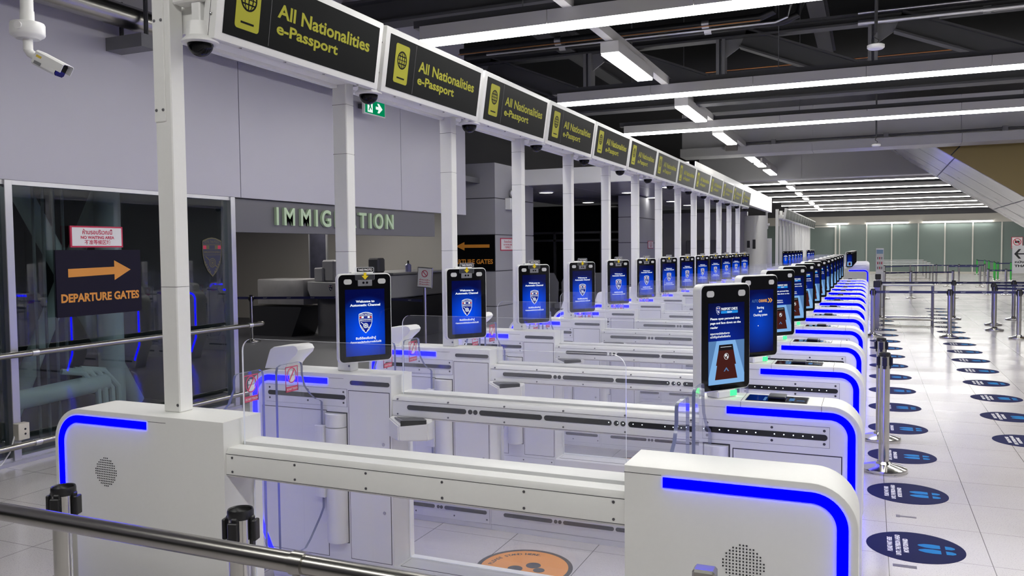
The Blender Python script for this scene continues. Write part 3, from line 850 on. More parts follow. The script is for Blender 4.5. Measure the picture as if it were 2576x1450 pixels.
def fingerprint_reader(label):
    t = Thing('fingerprint_reader', label, 'fingerprint reader', (-2.05, 0, .84), group='fingerprint readers of the near gates')
    pl = [(-2.158, .008), (-2.158, -.030), (-2.06, -.105), (-1.93, -.045), (-1.925, .008)]
    m = MB()
    b = bmesh.new()
    lo = [b.verts.new((x, y, .84)) for x, y in pl]
    hz = [.94, .937, .918, .928, .94]
    hi = [b.verts.new((x, y, z)) for (x, y), z in zip(pl, hz)]
    b.faces.new(lo); b.faces.new(hi[::-1])
    for i in range(5): b.faces.new((lo[i], hi[i], hi[(i + 1) % 5], lo[(i + 1) % 5]))
    bmesh.ops.recalc_face_normals(b, faces=b.faces)
    bmesh.ops.bevel(b, geom=b.edges[:], offset=.006, segments=2, affect='EDGES')
    m._add(b)
    t.part('housing', m, white)
    m = MB(); m.prism([(-2.125, -.030), (-2.05, -.088), (-1.94, -.040), (-1.975, .004)], .915, .9415, 'z', bev=.003)
    t.part('scan_window', m, greym)
    m = MB(); m.prism([(-2.110, -.030), (-2.05, -.078), (-1.952, -.037), (-1.98, -.002)], .9414, .9425, 'z'); m.prism([(-2.05, -.098), (-1.938, -.047), (-1.94, -.040), (-2.05, -.088)], .90, .9405, 'z')
    t.part('scan_glass', m, bglass)
    return t.o

def sign_post(first, label):
    t = Thing('sign_post', label, 'post', (-2.494, .12, HC), group='sign posts of the near gates')
    top = 3.05 if first else 2.86
    m = MB().box(-2.535, -2.452, .085, .155, HC, top, bev=.004)
    for z in ((1.62,) if first else (1.75, 2.25, 2.5)): m.box(-2.5355, -2.452, .0845, .1555, z - .0008, z + .0008, 1)
    t.part('shaft', m, [white, seam])
    m = MB(); m.cyl((-2.462, .083, 1.16), (-2.462, .09, 1.16), .006, 10)
    t.part('bolt', m, screwm)
    if first:
        m = MB(); m.box(-2.5345, -2.478, .0815, .0855, 2.255, 3.04, bev=.003); c = t.part('cover_plate', m, white)
        for z in (2.30, 2.64):
            for x in (-2.524, -2.490): t.part('bolt', MB().lathe([(0, -.005), (.004, -.004), (.006, -.001), (.006, .002)], mtx=Matrix.Translation((x, .0815, z)) @ Matrix.Rotation(-pi / 2, 4, 'X')), screwm, c)
    return t.o

def overhead_sign(label):
    """light box tilted a little downwards, facing the queue (+X)"""
    t = Thing('overhead_sign', label, 'sign', (-2.3, .68, 2.565), group='overhead signs of the near gates')
    T = Matrix.Translation((-2.265, .683, 2.555)) @ Matrix.Rotation(radians(8.2), 4, 'Y')
    W2, H = .5235, .2655
    m = MB()
    m.box(-.066, -.002, -W2 - .038, W2 + .038, .0, H + .062, mtx=T, bev=.010, seg=2)
    m.box(-.034, -.032, -W2 - .0385, -W2 - .036, .002, H + .06, 1, mtx=T)
    f = t.part('frame', m, [white2, seam])
    m = MB()
    for z in (.09, .24): m.lathe([(0, .004), (.005, .003), (.007, 0)], mtx=T @ Matrix.Translation((-.028, -W2 - .038, z)) @ Matrix.Rotation(pi / 2, 4, 'X'), n=10)
    for k in range(4): m.cyl(T @ Vector((-.02, -.4 + k * .27, -.004)), T @ Vector((-.02, -.4 + k * .27, .002)), .006, 8)
    t.part('screws', m, chrome, f)
    p = t.part('panel', MB().box(-.004, .0005, -W2, W2, .030, .030 + H, mtx=T), signblack)
    m = MB()
    ic = rrect(-.466, -.330, .030 + H * .14, .030 + H * .88, .014)
    m.prism(ic, .0004, .0014, 'x', mtx=T)
    t.part('passport_icon', m, signyel, p)
    m = MB()
    cy_, cz_, r = -.398, .030 + H * .585, .046
    def ringy(ra, rb, sq=1.0):
        n = 28
        for k in range(n):
            a0, a1 = 2 * pi * k / n, 2 * pi * (k + 1) / n
            m.prism([(cy_ + q * cos(a) * sq, cz_ + q * sin(a)) for q, a in ((ra, a0), (ra, a1), (rb, a1), (rb, a0))], .0013, .0020, 'x', mtx=T)
    ringy(r, r - .0075)
    n = 14
    for sgn in (-1, 1):
        for k in range(n):
            a0, a1 = -pi / 2 + pi * k / n, -pi / 2 + pi * (k + 1) / n
            m.prism([(cy_ + sgn * q * cos(a), cz_ + (r - .003) * sin(a)) for q, a in ((.026, a0), (.026, a1), (.020, a1), (.020, a0))], .0013, .0020, 'x', mtx=T)
    m.box(.0013, .0020, cy_ - .003, cy_ + .003, cz_ - r + .003, cz_ + r - .003, mtx=T)
    for dz, ww in ((.019, .041), (-.019, .041)): m.box(.0013, .0020, cy_ - ww, cy_ + ww, cz_ + dz - .003, cz_ + dz + .003, mtx=T)
    m.box(.0013, .0020, cy_ - .0405, cy_ + .0405, cz_ - .002, cz_ + .002, mtx=T)
    t.part('globe_mark', m, signblack, p)
    t.part('passport_bar', MB().box(.0013, .0020, -.435, -.361, .030 + H * .225, .030 + H * .255, mtx=T), signblack, p)
    t.part('divider_line', MB().box(.0004, .0010, -.267, -.2655, .036, .030 + H - .006, mtx=T), greym, p)
    m = MB()
    m.mesh(text('All Nationalities', .056, .0019, 'LEFT', fit=.675), T @ RT(.0012, -.222, .030 + H * .505))
    m.mesh(text('e-Passport', .046, .0017, 'LEFT', fit=.425), T @ RT(.0012, -.226, .030 + H * .255))
    t.part('lettering', m, signyel, p)
    m = MB(); m.box(-2.50, -2.345, .16, 1.232, 2.600, 2.70); m.box(-2.535, -2.50, .160, 1.232, 2.585, 2.72)
    t.part('backing_beam', m, white)
    return t.o

def dome_camera(label):
    t = Thing('dome_camera', label, 'security camera', (-2.375, .115, 2.56), group='dome cameras of the near gates')
    c = (-2.348, .135, 0)
    t.part('housing', MB().lathe([(0, 2.625), (.046, 2.625), (.050, 2.60), (.052, 2.572), (.068, 2.556), (.068, 2.549), (.050, 2.545), (0, 2.545)], c), white2)
    t.part('dome', MB().lathe([(.048, 2.546)] + [(.048 * cos(radians(a)), 2.546 - .048 * sin(radians(a))) for a in range(10, 91, 10)], c), bglass)
    m = MB(); m.box(-2.370, -2.326, .113, .157, 2.62, 2.72, bev=.004); m.box(-2.452, -2.30, .10, .17, 2.70, 2.735, bev=.006)
    t.part('bracket', m, white2)
    return t.o

# ---- kiosks: built facing -Y in their own coordinates, then turned
KW, KH = .288, .452
def shield(s, cx_, cz_):
    half = [(0, .62), (.18, .60), (.40, .53), (.44, .50), (.45, .2), (.43, -.02), (.36, -.28), (.22, -.52), (0, -.72)]
    return [(cx_ + a * s, cz_ + b * s) for a, b in half] + [(cx_ - a * s, cz_ + b * s) for a, b in half[-2:0:-1]]
def crest(t, par, y, cx_, cz_, s, mo, mi_, mr, name='police_crest', textok=True):
    m = MB()
    m.prism(shield(s, cx_, cz_), y - .0003, y, mi=0)
    m.prism(shield(s * .93, cx_, cz_), y - .0006, y - .0002, mi=1)
    z = cz_
    m.box(cx_ - .41 * s, cx_ + .41 * s, y - .0009, y - .0005, z + .22 * s, z + .36 * s, 0)
    m.box(cx_ - .13 * s, cx_ + .13 * s, y - .0012, y - .0008, z + .23 * s, z + .35 * s, 1)
    for q in (-1, 1): m.box(cx_ + q * .34 * s - .07 * s, cx_ + q * .34 * s + .07 * s, y - .0012, y - .0008, z + .23 * s, z + .35 * s, 2)
    m.box(cx_ - .41 * s, cx_ + .41 * s, y - .0009, y - .0005, z + .02 * s, z + .035 * s, 0)
    m.box(cx_ - .41 * s, cx_ + .41 * s, y - .0009, y - .0005, z + .385 * s, z + .40 * s, 0)
    for r0, r1 in ((.16, .13), (.10, .075)):
        n = 20
        for k in range(n):
            a0, a1 = 2 * pi * k / n, 2 * pi * (k + 1) / n
            m.prism([(cx_ + q * s * cos(a), z - .24 * s + q * s * sin(a)) for q, a in ((r0, a0), (r0, a1), (r1, a1), (r1, a0))], y - .0012, y - .0007, mi=0)
    m.prism(circ(cx_, z - .24 * s, .045 * s, 10), y - .0012, y - .0007, mi=0)
    m.prism([(cx_ - .33 * s, z - .02 * s), (cx_ - .29 * s, z - .01 * s), (cx_ - .10 * s, z - .15 * s), (cx_ - .13 * s, z - .18 * s)], y - .0012, y - .0007, mi=0)
    m.prism([(cx_ + .10 * s, z - .33 * s), (cx_ + .13 * s, z - .30 * s), (cx_ + .26 * s, z - .38 * s), (cx_ + .24 * s, z - .42 * s)], y - .0012, y - .0007, mi=0)
    if textok:
        m.mesh(text('ROYAL THAI POLICE', .095 * s, .002 * s, fit=.70 * s), FR(cx_, y - .0011, z + .43 * s), 0)
        m.mesh(text('IMMIGRATION BUREAU', .085 * s, .002 * s, fit=.76 * s), FR(cx_, y - .0011, z + .085 * s), 0)
        for q in (-1, 1):
            for k in range(5):
                f = k / 4
                px_, pz_ = cx_ + q * (.33 - .22 * f) * s, z + (-.22 - .32 * f) * s
                m.box(px_ - .025 * s, px_ + .025 * s, y - .0011, y - .0007, pz_ - .03 * s, pz_ + .03 * s, 0)
    return t.part(name, m, [mo, mi_, mr], par)

def kiosk_shell(t, w, h, cam_, depth=.034):
    m = MB().prism(rrect(-w / 2, w / 2, 0, h, .026), 0, depth, bev=.006)
    t.part('housing', m, white2)
    m = MB().prism(rrect(-w / 2 + .006, w / 2 - .006, .006, h - .006, .022), -.0025, .004)
    f = t.part('front_glass', m, bglass)
    for q in (-1, 1):
        t.part('light_pad', MB().prism(rrect(q * w * .315 - .021, q * w * .315 + .021, h - .054, h - .028, .011), -.0038, .002), lampgrey, f)
    return f
def photo_kiosk(label):
    t = Thing('photo_kiosk', label, 'screen kiosk', (0, 0, 0), group='photo kiosks of the near gates', local=True)
    w, h = KW, KH
    f = kiosk_shell(t, w, h, True)
    # face camera module
    m = MB().box(-.038, .038, -.006, .002, h - .064, h - .033, bev=.002)
    t.part('camera_module', m, greym, f)
    m = MB()
    for x in (-.009, .010): m.prism(circ(x, h - .047, .006), -.0075, -.005)
    t.part('camera_lens', m, bglass, f)
    s = t.part('screen', MB().box(-.106, .104, -.0036, .001, .034, .034 + .338), scr_welcome)
    m = MB()
    m.mesh(text('Welcome to', .0115, .0007, fit=.100), FR(0, -.0042, .305))
    m.mesh(text('Automatic Channel', .0115, .0007, fit=.162), FR(0, -.0042, .2865))
    t.part('welcome_text', m, scr_white, s)
    m = MB()
    m.mesh(text('ยินดีต้อนรับเข้าสู่', .011, .0005, fit=.108), FR(0, -.0042, .118))
    m.mesh(text('ช่องตรวจหนังสือเดินทางอัตโนมัติ', .009, .0004, fit=.165), FR(0, -.0042, .099))
    t.part('thai_text', m, scr_white, s)
    crest(t, s, -.0037, 0, .206, .081, scr_white, scr_navy, scr_red)
    # TAKE PHOTO tag on a clear tab
    g = t.part('photo_tag', MB().prism(rrect(-.052, .052, h - .035, h + .034, .010), -.0062, -.0047, rim=1), [glass, gedge_l])
    t.part('tag_plate', MB().prism(rrect(-.0455, .0455, h + .006, h + .031, .004), -.0075, -.0063, mi=0).prism(rrect(-.0435, .0435, h + .008, h + .029, .003), -.0079, -.0070, mi=1), [paper, signblack], g)
    t.part('tag_lettering', MB().mesh(text('TAKE PHOTO', .0115, .0006, fit=.076), FR(0, -.0084, h + .0128)), paper, g)
    t.part('arrow', MB().prism([(-.007, h + .004), (.007, h + .004), (.007, h - .012), (.018, h - .012), (0, h - .031), (-.018, h - .012), (-.007, h - .012)], -.0080, -.0063), yellowtag, g)
    # bracket to the post
    m = MB().box(-.06, .06, .034, .062, .10, h + .008, bev=.004); m.box(-.05, .03, .06, .10, .16, .36, bev=.004)
    t.part('bracket', m, white2)
    return t.o

def passport_kiosk(kind, label, green=False):
    t = Thing('passport_kiosk', label, 'screen kiosk', (0, 0, 0), group='passport kiosks of the near gates', local=True)
    w, h, z0 = KW, KH, 0.0
    f = kiosk_shell(t, w, h, False, .046)
    sm = scr_check if kind == 'check' else scr_auto
    s = t.part('screen', MB().box(-.102, .106, -.0036, .001, .030, .030 + .342), sm)
    B = .0302
    if kind == 'check':
        m = MB()
        m.mesh(text('PASSPORT CHECK', .0105, .0005, 'LEFT', fit=.096), FR(-.030, -.0044, .3415))
        t.part('heading_text', m, scr_white, s); m = MB()
        m.mesh(text('Please open personal data\npage and face down on the\nreader', .0092, .0004, 'LEFT', fit=.176, line=1.41), FR(-.093, -.0044, .3025))
        t.part('instruction_text', m, scr_white, s); m = MB()
        m.mesh(text('กรุณาวางหนังสือเดินทาง\nหน้าที่มีรูปถ่ายที่เครื่องอ่าน', .0078, .0003, 'LEFT', fit=.116, line=1.25), FR(-.093, -.0044, .2405))
        t.part('thai_text', m, scr_white, s)
        t.part('ready_bar', MB().prism(rrect(-.031, .067, .3275, .3385, .003), -.0042, -.0035).mesh(text('READY', .0065, .0002), FR(.018, -.0044, .3297), 1), [scr_cyan, scr_white], s)
        crest(t, s, -.0037, -.047, .342, .026, scr_white, scr_navy, scr_red, textok=False)
        m = MB()
        m.box(-.1018, .1058, -.0040, -.0034, B, .213, 0)
        m.prism([(-.1018, B), (-.1018, .060), (-.056, .213), (.052, .213), (.1058, .070), (.1058, B)], -.0044, -.0038, mi=1)
        m.prism([(-.042, .196), (.036, .196), (.050, .135), (-.052, .135)], -.0048, -.0042, mi=2)
        m.prism([(-.046, .172), (.041, .172), (.056, .110), (.048, .110), (.064, .050), (-.066, .050), (-.054, .110), (-.060, .110)], -.0052, -.0046, mi=3)
        m.prism(circ(-.001, .146, .0135, 20), -.0056, -.0050, mi=4); m.prism(circ(-.001, .146, .0118, 20), -.0058, -.0055, mi=3)
        m.prism([(-.010, .153), (-.001, .156), (.003, .149), (-.004, .146), (-.006, .141)], -.0061, -.0057, mi=4); m.prism([(.001, .143), (.007, .148), (.008, .141), (.003, .137)], -.0061, -.0057, mi=4)
        m.prism([(-.016, .083), (-.001, .100), (.014, .083), (.008, .083), (-.001, .093), (-.010, .083)], -.0056, -.0050, mi=0)
        m.prism([(-.034, .187), (.028, .187), (.0285, .1855), (-.0345, .1855)], -.0056, -.0046, mi=4)
        t.part('passport_picture', m, [scr_slate, scr_sky, scr_dark, scr_maroon, scr_white], s)
    else:
        m = MB()
        m.mesh(text('Starting', .0125, .0004, fit=.055), FR(.004, -.0044, .268)); m.mesh(text('and', .0125, .0004, fit=.024), FR(.004, -.0044, .248)); m.mesh(text('Checking system', .0125, .0004, fit=.108), FR(.004, -.0044, .228))
        m.prism(circ(-.012, .174, .003, 8), -.0042, -.0035)
        t.part('screen_text', m, scr_white, s)
        m = MB()
        m.mesh(text('CHANNEL', .016, .0006, 'LEFT', fit=.068), FR(-.010, -.0044, .303))
        for d in (0, .016): m.prism([(.062 + d, .323), (.070 + d, .323), (.082 + d, .311), (.070 + d, .299), (.062 + d, .299), (.074 + d, .311)], -.0042, -.0035)
        m.mesh(text('AUTO', .016, .0, 'LEFT', fit=.048), FR(-.062, -.0044, .303), 1)
        t.part('screen_logo', m, [scr_orange, scr_slate], s)
    # the white foot between kiosk and cabinet
    t.part('foot', MB().box(-.055, .055, -.012, .060, HE - 1.148 - .0, .004, bev=.006), white2)
    if green:
        t.part('status_light', MB().box(.012, .0565, -.0135, .0615, HE - 1.148 + .004, .001, bev=.004), green_led, label='green glowing status light')
    return t.o

KA = radians(54.4)
NAMEX = lambda i, a, b: a + ORD[i] + b
# ---- assemble the near bank
proto = {}
def place(key, maker, i, label, x, z=0.0):
    """the first of a kind is built, the rest are copies of it and of its parts"""
    if key not in proto:
        o = maker(label); proto[key] = o; o.location = (x, row_y(i) + ADD.get(key.split('/')[0], 0), z)
        return o
    return dup(proto[key], (x, row_y(i) + ADD.get(key.split('/')[0], 0), z), label)
ADD = {'post': .12, 'sign': .68, 'dome': .115}
def where(i): return 'closest to the camera' if i == 0 else 'last of the near bank' if i == NR - 1 else ORD[i] + ' from the camera end'
for i in range(NR):
    v = 'a' if i == 0 else ('z' if i == NR - 1 else 'm')
    w = where(i)
    place('exit/' + v, lambda l: exit_cabinet(i, l), i, 'white exit gate cabinet under the sign post, blue light strip, ' + w, -2.6)
    place('entry/' + v, lambda l: entry_cabinet(i, l), i, 'white entry gate cabinet on the aisle side, blue light strip, ' + w, -.34)
    place('div/' + ('a' if i == 0 else 'm'), lambda l: divider(i, l), i, 'white lane divider rail with clear glass panel, ' + w, -1.41)
    place('post/' + ('a' if i == 0 else 'm'), lambda l: sign_post(i == 0, l), i, 'white square sign post standing on an exit cabinet, ' + w, -2.494, HC)
    if i > 0:
        place('finger', fingerprint_reader, i, 'white fingerprint reader with dark scan window below the divider rail, %s lane from the camera' % ORD[i - 1], -2.05, .84)
        y = row_y(i)
        lab = 'take photo kiosk with blue welcome screen, %s from the camera' % ORD[i - 1]
        if 'pk' not in proto:
            proto['pk'] = photo_kiosk(lab); o = proto['pk']; o.rotation_euler.z = KA
        else: o = dup(proto['pk'], (0, 0, 0), lab)
        o.location = (-2.352, y + .075, 1.187)
        kind = 'auto' if i == 2 else 'check'
        gr = i in (1, 2, 3, 4)
        lab = ('passport kiosk showing the starting and checking system screen, second from the camera' if kind == 'auto' else 'passport check kiosk with passport picture on screen, %s from the camera' % ORD[i - 1])
        key = kind + str(gr)
        if key not in proto:
            proto[key] = passport_kiosk(kind, lab, gr); o = proto[key]; o.rotation_euler.z = KA
        else: o = dup(proto[key], (0, 0, 0), lab)
        o.location = (-.555, y + .065, 1.148)
for i in range(NR - 1):
    place('sign', overhead_sign, i, 'overhead all nationalities e-passport sign, %s from the camera' % ORD[i], -2.3, 2.565)
for i in range(NR):
    place('dome', dome_camera, i, 'small white dome camera beside the sign post %s from the camera' % ORD[i], -2.375, 2.56)

# ---- far bank: the same gates seen small, with the parts that still show
Y2, N2 = 25.1, 13
def far_exit(label):
    t = Thing('exit_cabinet', label, 'gate cabinet', (-2.6, 0, 0), group='exit cabinets of the far gates')
    t.part('body', MB().prism(EXIT_BODY, 0, D), white)
    t.part('led_strip', MB().ribbon(EXIT_STRIP, .0145, -.003, .004), led)
    return t.o
def far_entry(label):
    t = Thing('entry_cabinet', label, 'gate cabinet', (-.34, 0, 0), group='entry cabinets of the far gates')
    t.part('body', MB().prism(ENTRY_BODY, 0, D), white)
    t.part('led_strip', MB().ribbon(ENTRY_STRIP, .0145, -.003, .004), led)
    return t.o
def far_div(label):
    t = Thing('lane_divider', label, 'barrier', (-1.41, 0, 0), group='lane dividers of the far gates')
    t.part('top_rail', MB().box(-2.159, -.656, .01, .196, .93, 1.04), white)
    t.part('glass_panel', MB().prism(rrect(-2.148, -.675, 1.04, 1.43, .045, 4), .094, .102, rim=1), [glass, gedge_l])
    t.part('base_rail', MB().box(-2.159, -.656, 0, .205, 0, .176), white)
    return t.o
def far_post(label):
    t = Thing('sign_post', label, 'post', (-2.494, 0, HC), group='sign posts of the far gates')
    t.part('shaft', MB().box(-2.535, -2.452, .085, .155, HC, 2.86), white); return t.o
def far_sign(label):
    t = Thing('overhead_sign', label, 'sign', (-2.3, 0, 2.565), group='overhead signs of the far gates')
    T = Matrix.Translation((-2.265, .683, 2.555)) @ Matrix.Rotation(radians(8.2), 4, 'Y')
    t.part('frame', MB().box(-.066, -.002, -.5615, .5615, 0, .3275, mtx=T), white2)
    t.part('panel', MB().box(-.004, .0005, -.5235, .5235, .03, .2955, mtx=T), signblack)
    t.part('backing_beam', MB().box(-2.535, -2.345, .16, 1.232, 2.59, 2.70), white)
    return t.o
def far_kiosk(label, auto):
    t = Thing('passport_kiosk' if auto else 'photo_kiosk', label, 'screen kiosk', (0, 0, 0), group='kiosks of the far gates', local=True)
    kiosk_shell(t, KW, KH, False)
    s = t.part('screen', MB().box(-.105, .105, -.0036, .001, .032, .372), scr_check if auto else scr_welcome)
    if not auto:
        t.part('screen_text', MB().box(-.05, .05, -.0045, -.0036, .305, .315).box(-.08, .08, -.0045, -.0036, .285, .296), scr_white, s)
        crest(t, s, -.0037, 0, .206, .081, scr_white, scr_navy, scr_red, textok=False)
    else:
        t.part('passport_picture', MB().box(-.1, .1, -.0045, -.0036, .034, .16).box(-.05, .05, -.0052, -.0044, .05, .14, 1), [scr_sky, scr_maroon], s)
    t.part('foot', MB().box(-.05, .05, 0, .05, HE - 1.148 if auto else HC - 1.187, .004), white2)
    return t.o
fp = {}
def fplace(key, mk, loc, label, rot=None):
    if key not in fp:
        o = mk(label); fp[key] = o
        if rot is not None: o.rotation_euler.z = rot
    else: o = dup(fp[key], loc, label)
    o.location = loc
    return o
for i in range(N2):
    y = Y2 + P * i
    w = 'closest of the far bank' if i == 0 else 'last of the far bank' if i == N2 - 1 else ORD[i] + ' of the far bank'
    fplace('e', far_exit, (-2.6, y, 0), 'white exit gate cabinet with blue light strip, ' + w)
    fplace('n', far_entry, (-.34, y, 0), 'white entry gate cabinet with blue light strip, ' + w)
    fplace('d', far_div, (-1.41, y, 0), 'white lane divider rail with glass panel, ' + w)
    fplace('p', far_post, (-2.494, y, HC), 'white square sign post, ' + w)
    if i < N2 - 1: fplace('s', far_sign, (-2.3, y, 2.565), 'dark overhead sign panel in a white frame, ' + w)
    if i > 0:
        if i not in (7, 8, 9): fplace('k', lambda l: far_kiosk(l, False), (-2.352, y + .075, 1.187), 'take photo kiosk with blue screen, ' + w, KA)
        if i < 9: fplace('q', lambda l: far_kiosk(l, True), (-.555, y + .065, 1.148), 'passport kiosk with blue screen, ' + w, KA)

# ================================================================== STANCHIONS, RAILS, STICKERS
def stanchion_parts(t, clips=True, capm=None, green=False):
    pm = mat('green_stanchion', (.03, .35, .05), .4) if green else chrome
    t.part('pole', MB().cyl((0, 0, .03), (0, 0, .905), .039, 28), pm)
    t.part('base', MB().lathe([(0, 0), (.168, 0), (.172, .012), (.168, .026), (.12, .042), (.06, .056), (.048, .075), (0, .075)], n=36), chrome)
    c = t.part('head', MB().lathe([(0, .906), (.030, .906), (.034, .912), (.036, .922), (.0395, .925), (.0415, .918), (.0415, .900), (.0395, .896)], n=28), capm or black)
    if clips:
        for k in range(4):
            a = k * pi / 2
            mt = Matrix.Rotation(a, 4, 'Z')
            m = MB(); m.box(.036, .046, -.012, .012, .80, .905, bev=.004, mtx=mt); m.box(.044, .058, -.017, .017, .825, .893, bev=.003, mtx=mt)
            t.part('belt_clip', m, black, c)
def stanchion(x, y, label, rz=0.0, group='queue stanchions in the aisle', far=False, green=False, cap=None):
    key = 'st%d%d' % (far, green)
    if key not in proto:
        t = Thing('stanchion', label, 'stanchion', (0, 0, 0), group=group, local=True)
        stanchion_parts(t, not far, green=green)
        proto[key] = t.o; o = t.o
    else: o = dup(proto[key], (0, 0, 0), label, group)
    o.location = (x, y, 0); o.rotation_euler.z = rz
    return o
def belt(p, q, label, z=.868, sag=.0, letters=2, group='retractable belts', h=.048):
    p, q = Vector(p), Vector(q)
    d = (q - p); L = d.length; d.normalize()
    a = atan2(d.y, d.x)
    t = Thing('retractable_belt', label, 'belt', ((p.x + q.x) / 2, (p.y + q.y) / 2, z), group=group)
    p2, q2 = p + d * .045, q - d * .045
    mt = Matrix.Translation((p2.x, p2.y, 0)) @ Matrix.Rotation(a, 4, 'Z')
    m = MB().box(0, (q2 - p2).length, -.0015, .0015, z - h / 2, z + h / 2, mtx=mt)
    b = t.part('webbing', m, navy)
    if letters:
        m = MB()
        for k in range(letters):
            x = (q2 - p2).length * (k + .5) / letters
            m.mesh(text('AOT', .02, .0008, fit=.085), mt @ FR(x, -.0022, z - .010))
        t.part('lettering', m, mat('belt_print', (.35, .36, .42), .6), b)
    return t.o
# foreground: two stanchions and the thick steel rail
stanchion(-2.632, 2.035, 'polished stanchion at the lower left, in front of the nearest exit cabinet', .35, 'foreground stanchions')
stanchion(-1.857, 2.065, 'polished stanchion in front of the nearest lane divider rail, lower left', .25, 'foreground stanchions')
t = Thing('steel_guard_rail', 'thick brushed steel guard rail crossing the lower left corner', 'handrail', (-2.0, 1.745, .93))
t.part('tube', MB().cyl((-5.2, 1.75, .93), (-1.372, 1.742, .93), .0275, 32), steel)
t.part('tube', MB().cyl((-1.352, 1.742, .93), (.6, 1.738, .93), .0265, 32), steel)
t.part('joint_collar', MB().cyl((-1.392, 1.742, .93), (-1.352, 1.742, .93), .0315, 32).box(-1.384, -1.360, 1.728, 1.756, .80, .91), steel)
t.part('upright', MB().cyl((-1.372, 1.742, 0), (-1.372, 1.742, .91), .02, 20), steel)
t.part('upright', MB().cyl((-4.2, 1.748, 0), (-4.2, 1.748, .91), .02, 20), steel)
t = Thing('steel_gate_latch', 'small worn steel block standing at the bottom edge before the entry cabinet', 'post', (-.38, 2.1, 0))
t.part('post', MB().cyl((-.38, 2.1, 0), (-.38, 2.1, .86), .016, 16), steel)
t.part('block', MB().box(-.41, -.352, 2.08, 2.13, .86, .932, bev=.006), steel)

# aisle stanchions
stanchion(.112, 7.02, 'polished stanchion without a belt standing on the blue stickers, nearer one')
stanchion(.100, 8.14, 'polished stanchion without a belt standing on the blue stickers, farther one')
ra = [(.06, 17.55), (1.40, 17.70), (2.56, 17.87), (3.9, 18.0)]
for (x, y), l in zip(ra, ('left end of the nearest belted row, against the gate cabinets', 'middle of the nearest belted row', 'right of the nearest belted row, near the frame edge', 'right end of the nearest belted row')):
    stanchion(x, y, 'polished belt stanchion, ' + l)
for k, w in enumerate(('left', 'middle', 'right')):
    belt((*ra[k], 0), (*ra[k + 1], 0), 'navy queue belt with airport lettering, %s span of the nearest row' % w, letters=3)
rb = [(.22, 22.0), (1.84, 22.28), (3.10, 22.43), (4.6, 22.6)]
for (x, y), l in zip(rb, ('left end of the second belted row', 'middle of the second belted row', 'right of the second belted row', 'right end of the second belted row')):
    stanchion(x, y, 'polished belt stanchion, ' + l)
for k, w in enumerate(('left', 'middle', 'right')):
    belt((*rb[k], 0), (*rb[k + 1], 0), 'navy queue belt, %s span of the second row' % w, letters=3)
stanchion(2.36, 19.5, 'polished belt stanchion, nearer of the close pair between the first two rows'); stanchion(2.50, 20.85, 'polished belt stanchion, farther of the close pair between the first two rows')
belt((2.36, 19.5, 0), (3.9, 18.9, 0), 'navy queue belt slanting toward the frame edge from the close pair', letters=2)
belt((2.50, 20.85, 0), (4.4, 20.9, 0), 'navy queue belt running right from the farther of the close pair', letters=2)
rc = [(.45, 30.2), (1.27, 30.7), (2.55, 31.2)]
for (x, y), l in zip(rc, ('left', 'middle', 'right')): stanchion(x, y, 'distant belt stanchion, %s one of the third row' % l, far=True)
for k, w in enumerate(('left', 'right')): belt((*rc[k], 0), (*rc[k + 1], 0), 'navy queue belt, %s span of the third row' % w, letters=3)
rc2 = [(3.85, 33.6), (4.38, 33.45), (6.2, 33.7)]
for (x, y), l in zip(rc2, ('left', 'middle', 'right')): stanchion(x, y, 'distant belt stanchion, %s one of the third row right part' % l, far=True)
for k, w in enumerate(('left', 'right')): belt((*rc2[k], 0), (*rc2[k + 1], 0), 'navy queue belt, %s span of the third row right part' % w, letters=2)
rd = [(.58, 39.3), (1.65, 41.0), (1.95, 42.5), (2.77, 42.1), (3.05, 39.8), (3.66, 41.9), (4.72, 42.4), (4.24, 39.6)]
for k, (x, y) in enumerate(rd): stanchion(x, y, 'distant belt stanchion of the fourth row, %s from left' % ORD[k], far=True)
for k, (i, j) in enumerate(((0, 1), (1, 3), (3, 5), (5, 6), (4, 7))): belt((*rd[i], 0), (*rd[j], 0), 'distant navy belt of the fourth row, %s from left' % ORD[k], letters=2)
gr = [(5.85, 56.2), (6.05, 54.4), (6.0, 52.1), (5.95, 49.6), (5.85, 47.4), (6.3, 46.6), (5.6, 46.4)]
for k, (x, y) in enumerate(gr): stanchion(x, y, 'small green stanchion far away before the glass wall, %s from the back' % ORD[k], far=True, green=True, group='green stanchions at the far end')
for k in range(4): belt((*gr[k], 0), (*gr[k + 1], 0), 'dark belt between the green stanchions, %s from the back' % ORD[k], letters=0)
belt((*gr[6], 0), (*gr[5], 0), 'dark belt between the two nearest green stanchions', letters=0)

# blue waiting stickers on the floor
def wait_sticker(label):
    t = Thing('floor_sticker', label, 'floor sticker', (0, 0, 0), group='blue waiting stickers', local=True)
    b = t.part('disc', MB().cyl((0, 0, 0), (0, 0, .0016), .262, 48), stickblue)
    A = pi / 2
    m = MB()
    for s_, x, w in (('PLEASE WAIT HERE', -.135, .25), ('UNTIL THE PERSON AHEAD', -.091, .36), ('MOVES FORWARD', -.050, .24)):
        m.mesh(text(s_, .026, .0016, fit=w), UP(x + .013, .005, .0019, A))
    t.part('lettering', m, paper, b)
    for q in (-1, 1):
        y = q * .043 - .002
        sole = [(.132, y - .029), (.132, y + .029), (.09, y + .035), (.05, y + .030), (.022, y + .014), (.014, y), (.022, y - .014), (.05, y - .030), (.09, y - .035)]
        heel = [(.158, y - .028), (.158, y + .028), (.190, y + .025), (.208, y + .010), (.208, y - .010), (.190, y - .025)]
        m = MB().prism(sole, .0014, .0021, 'z').prism(heel, .0014, .0021, 'z')
        t.part('footprint', m, stickcyan, b)
    return t.o
ws = None
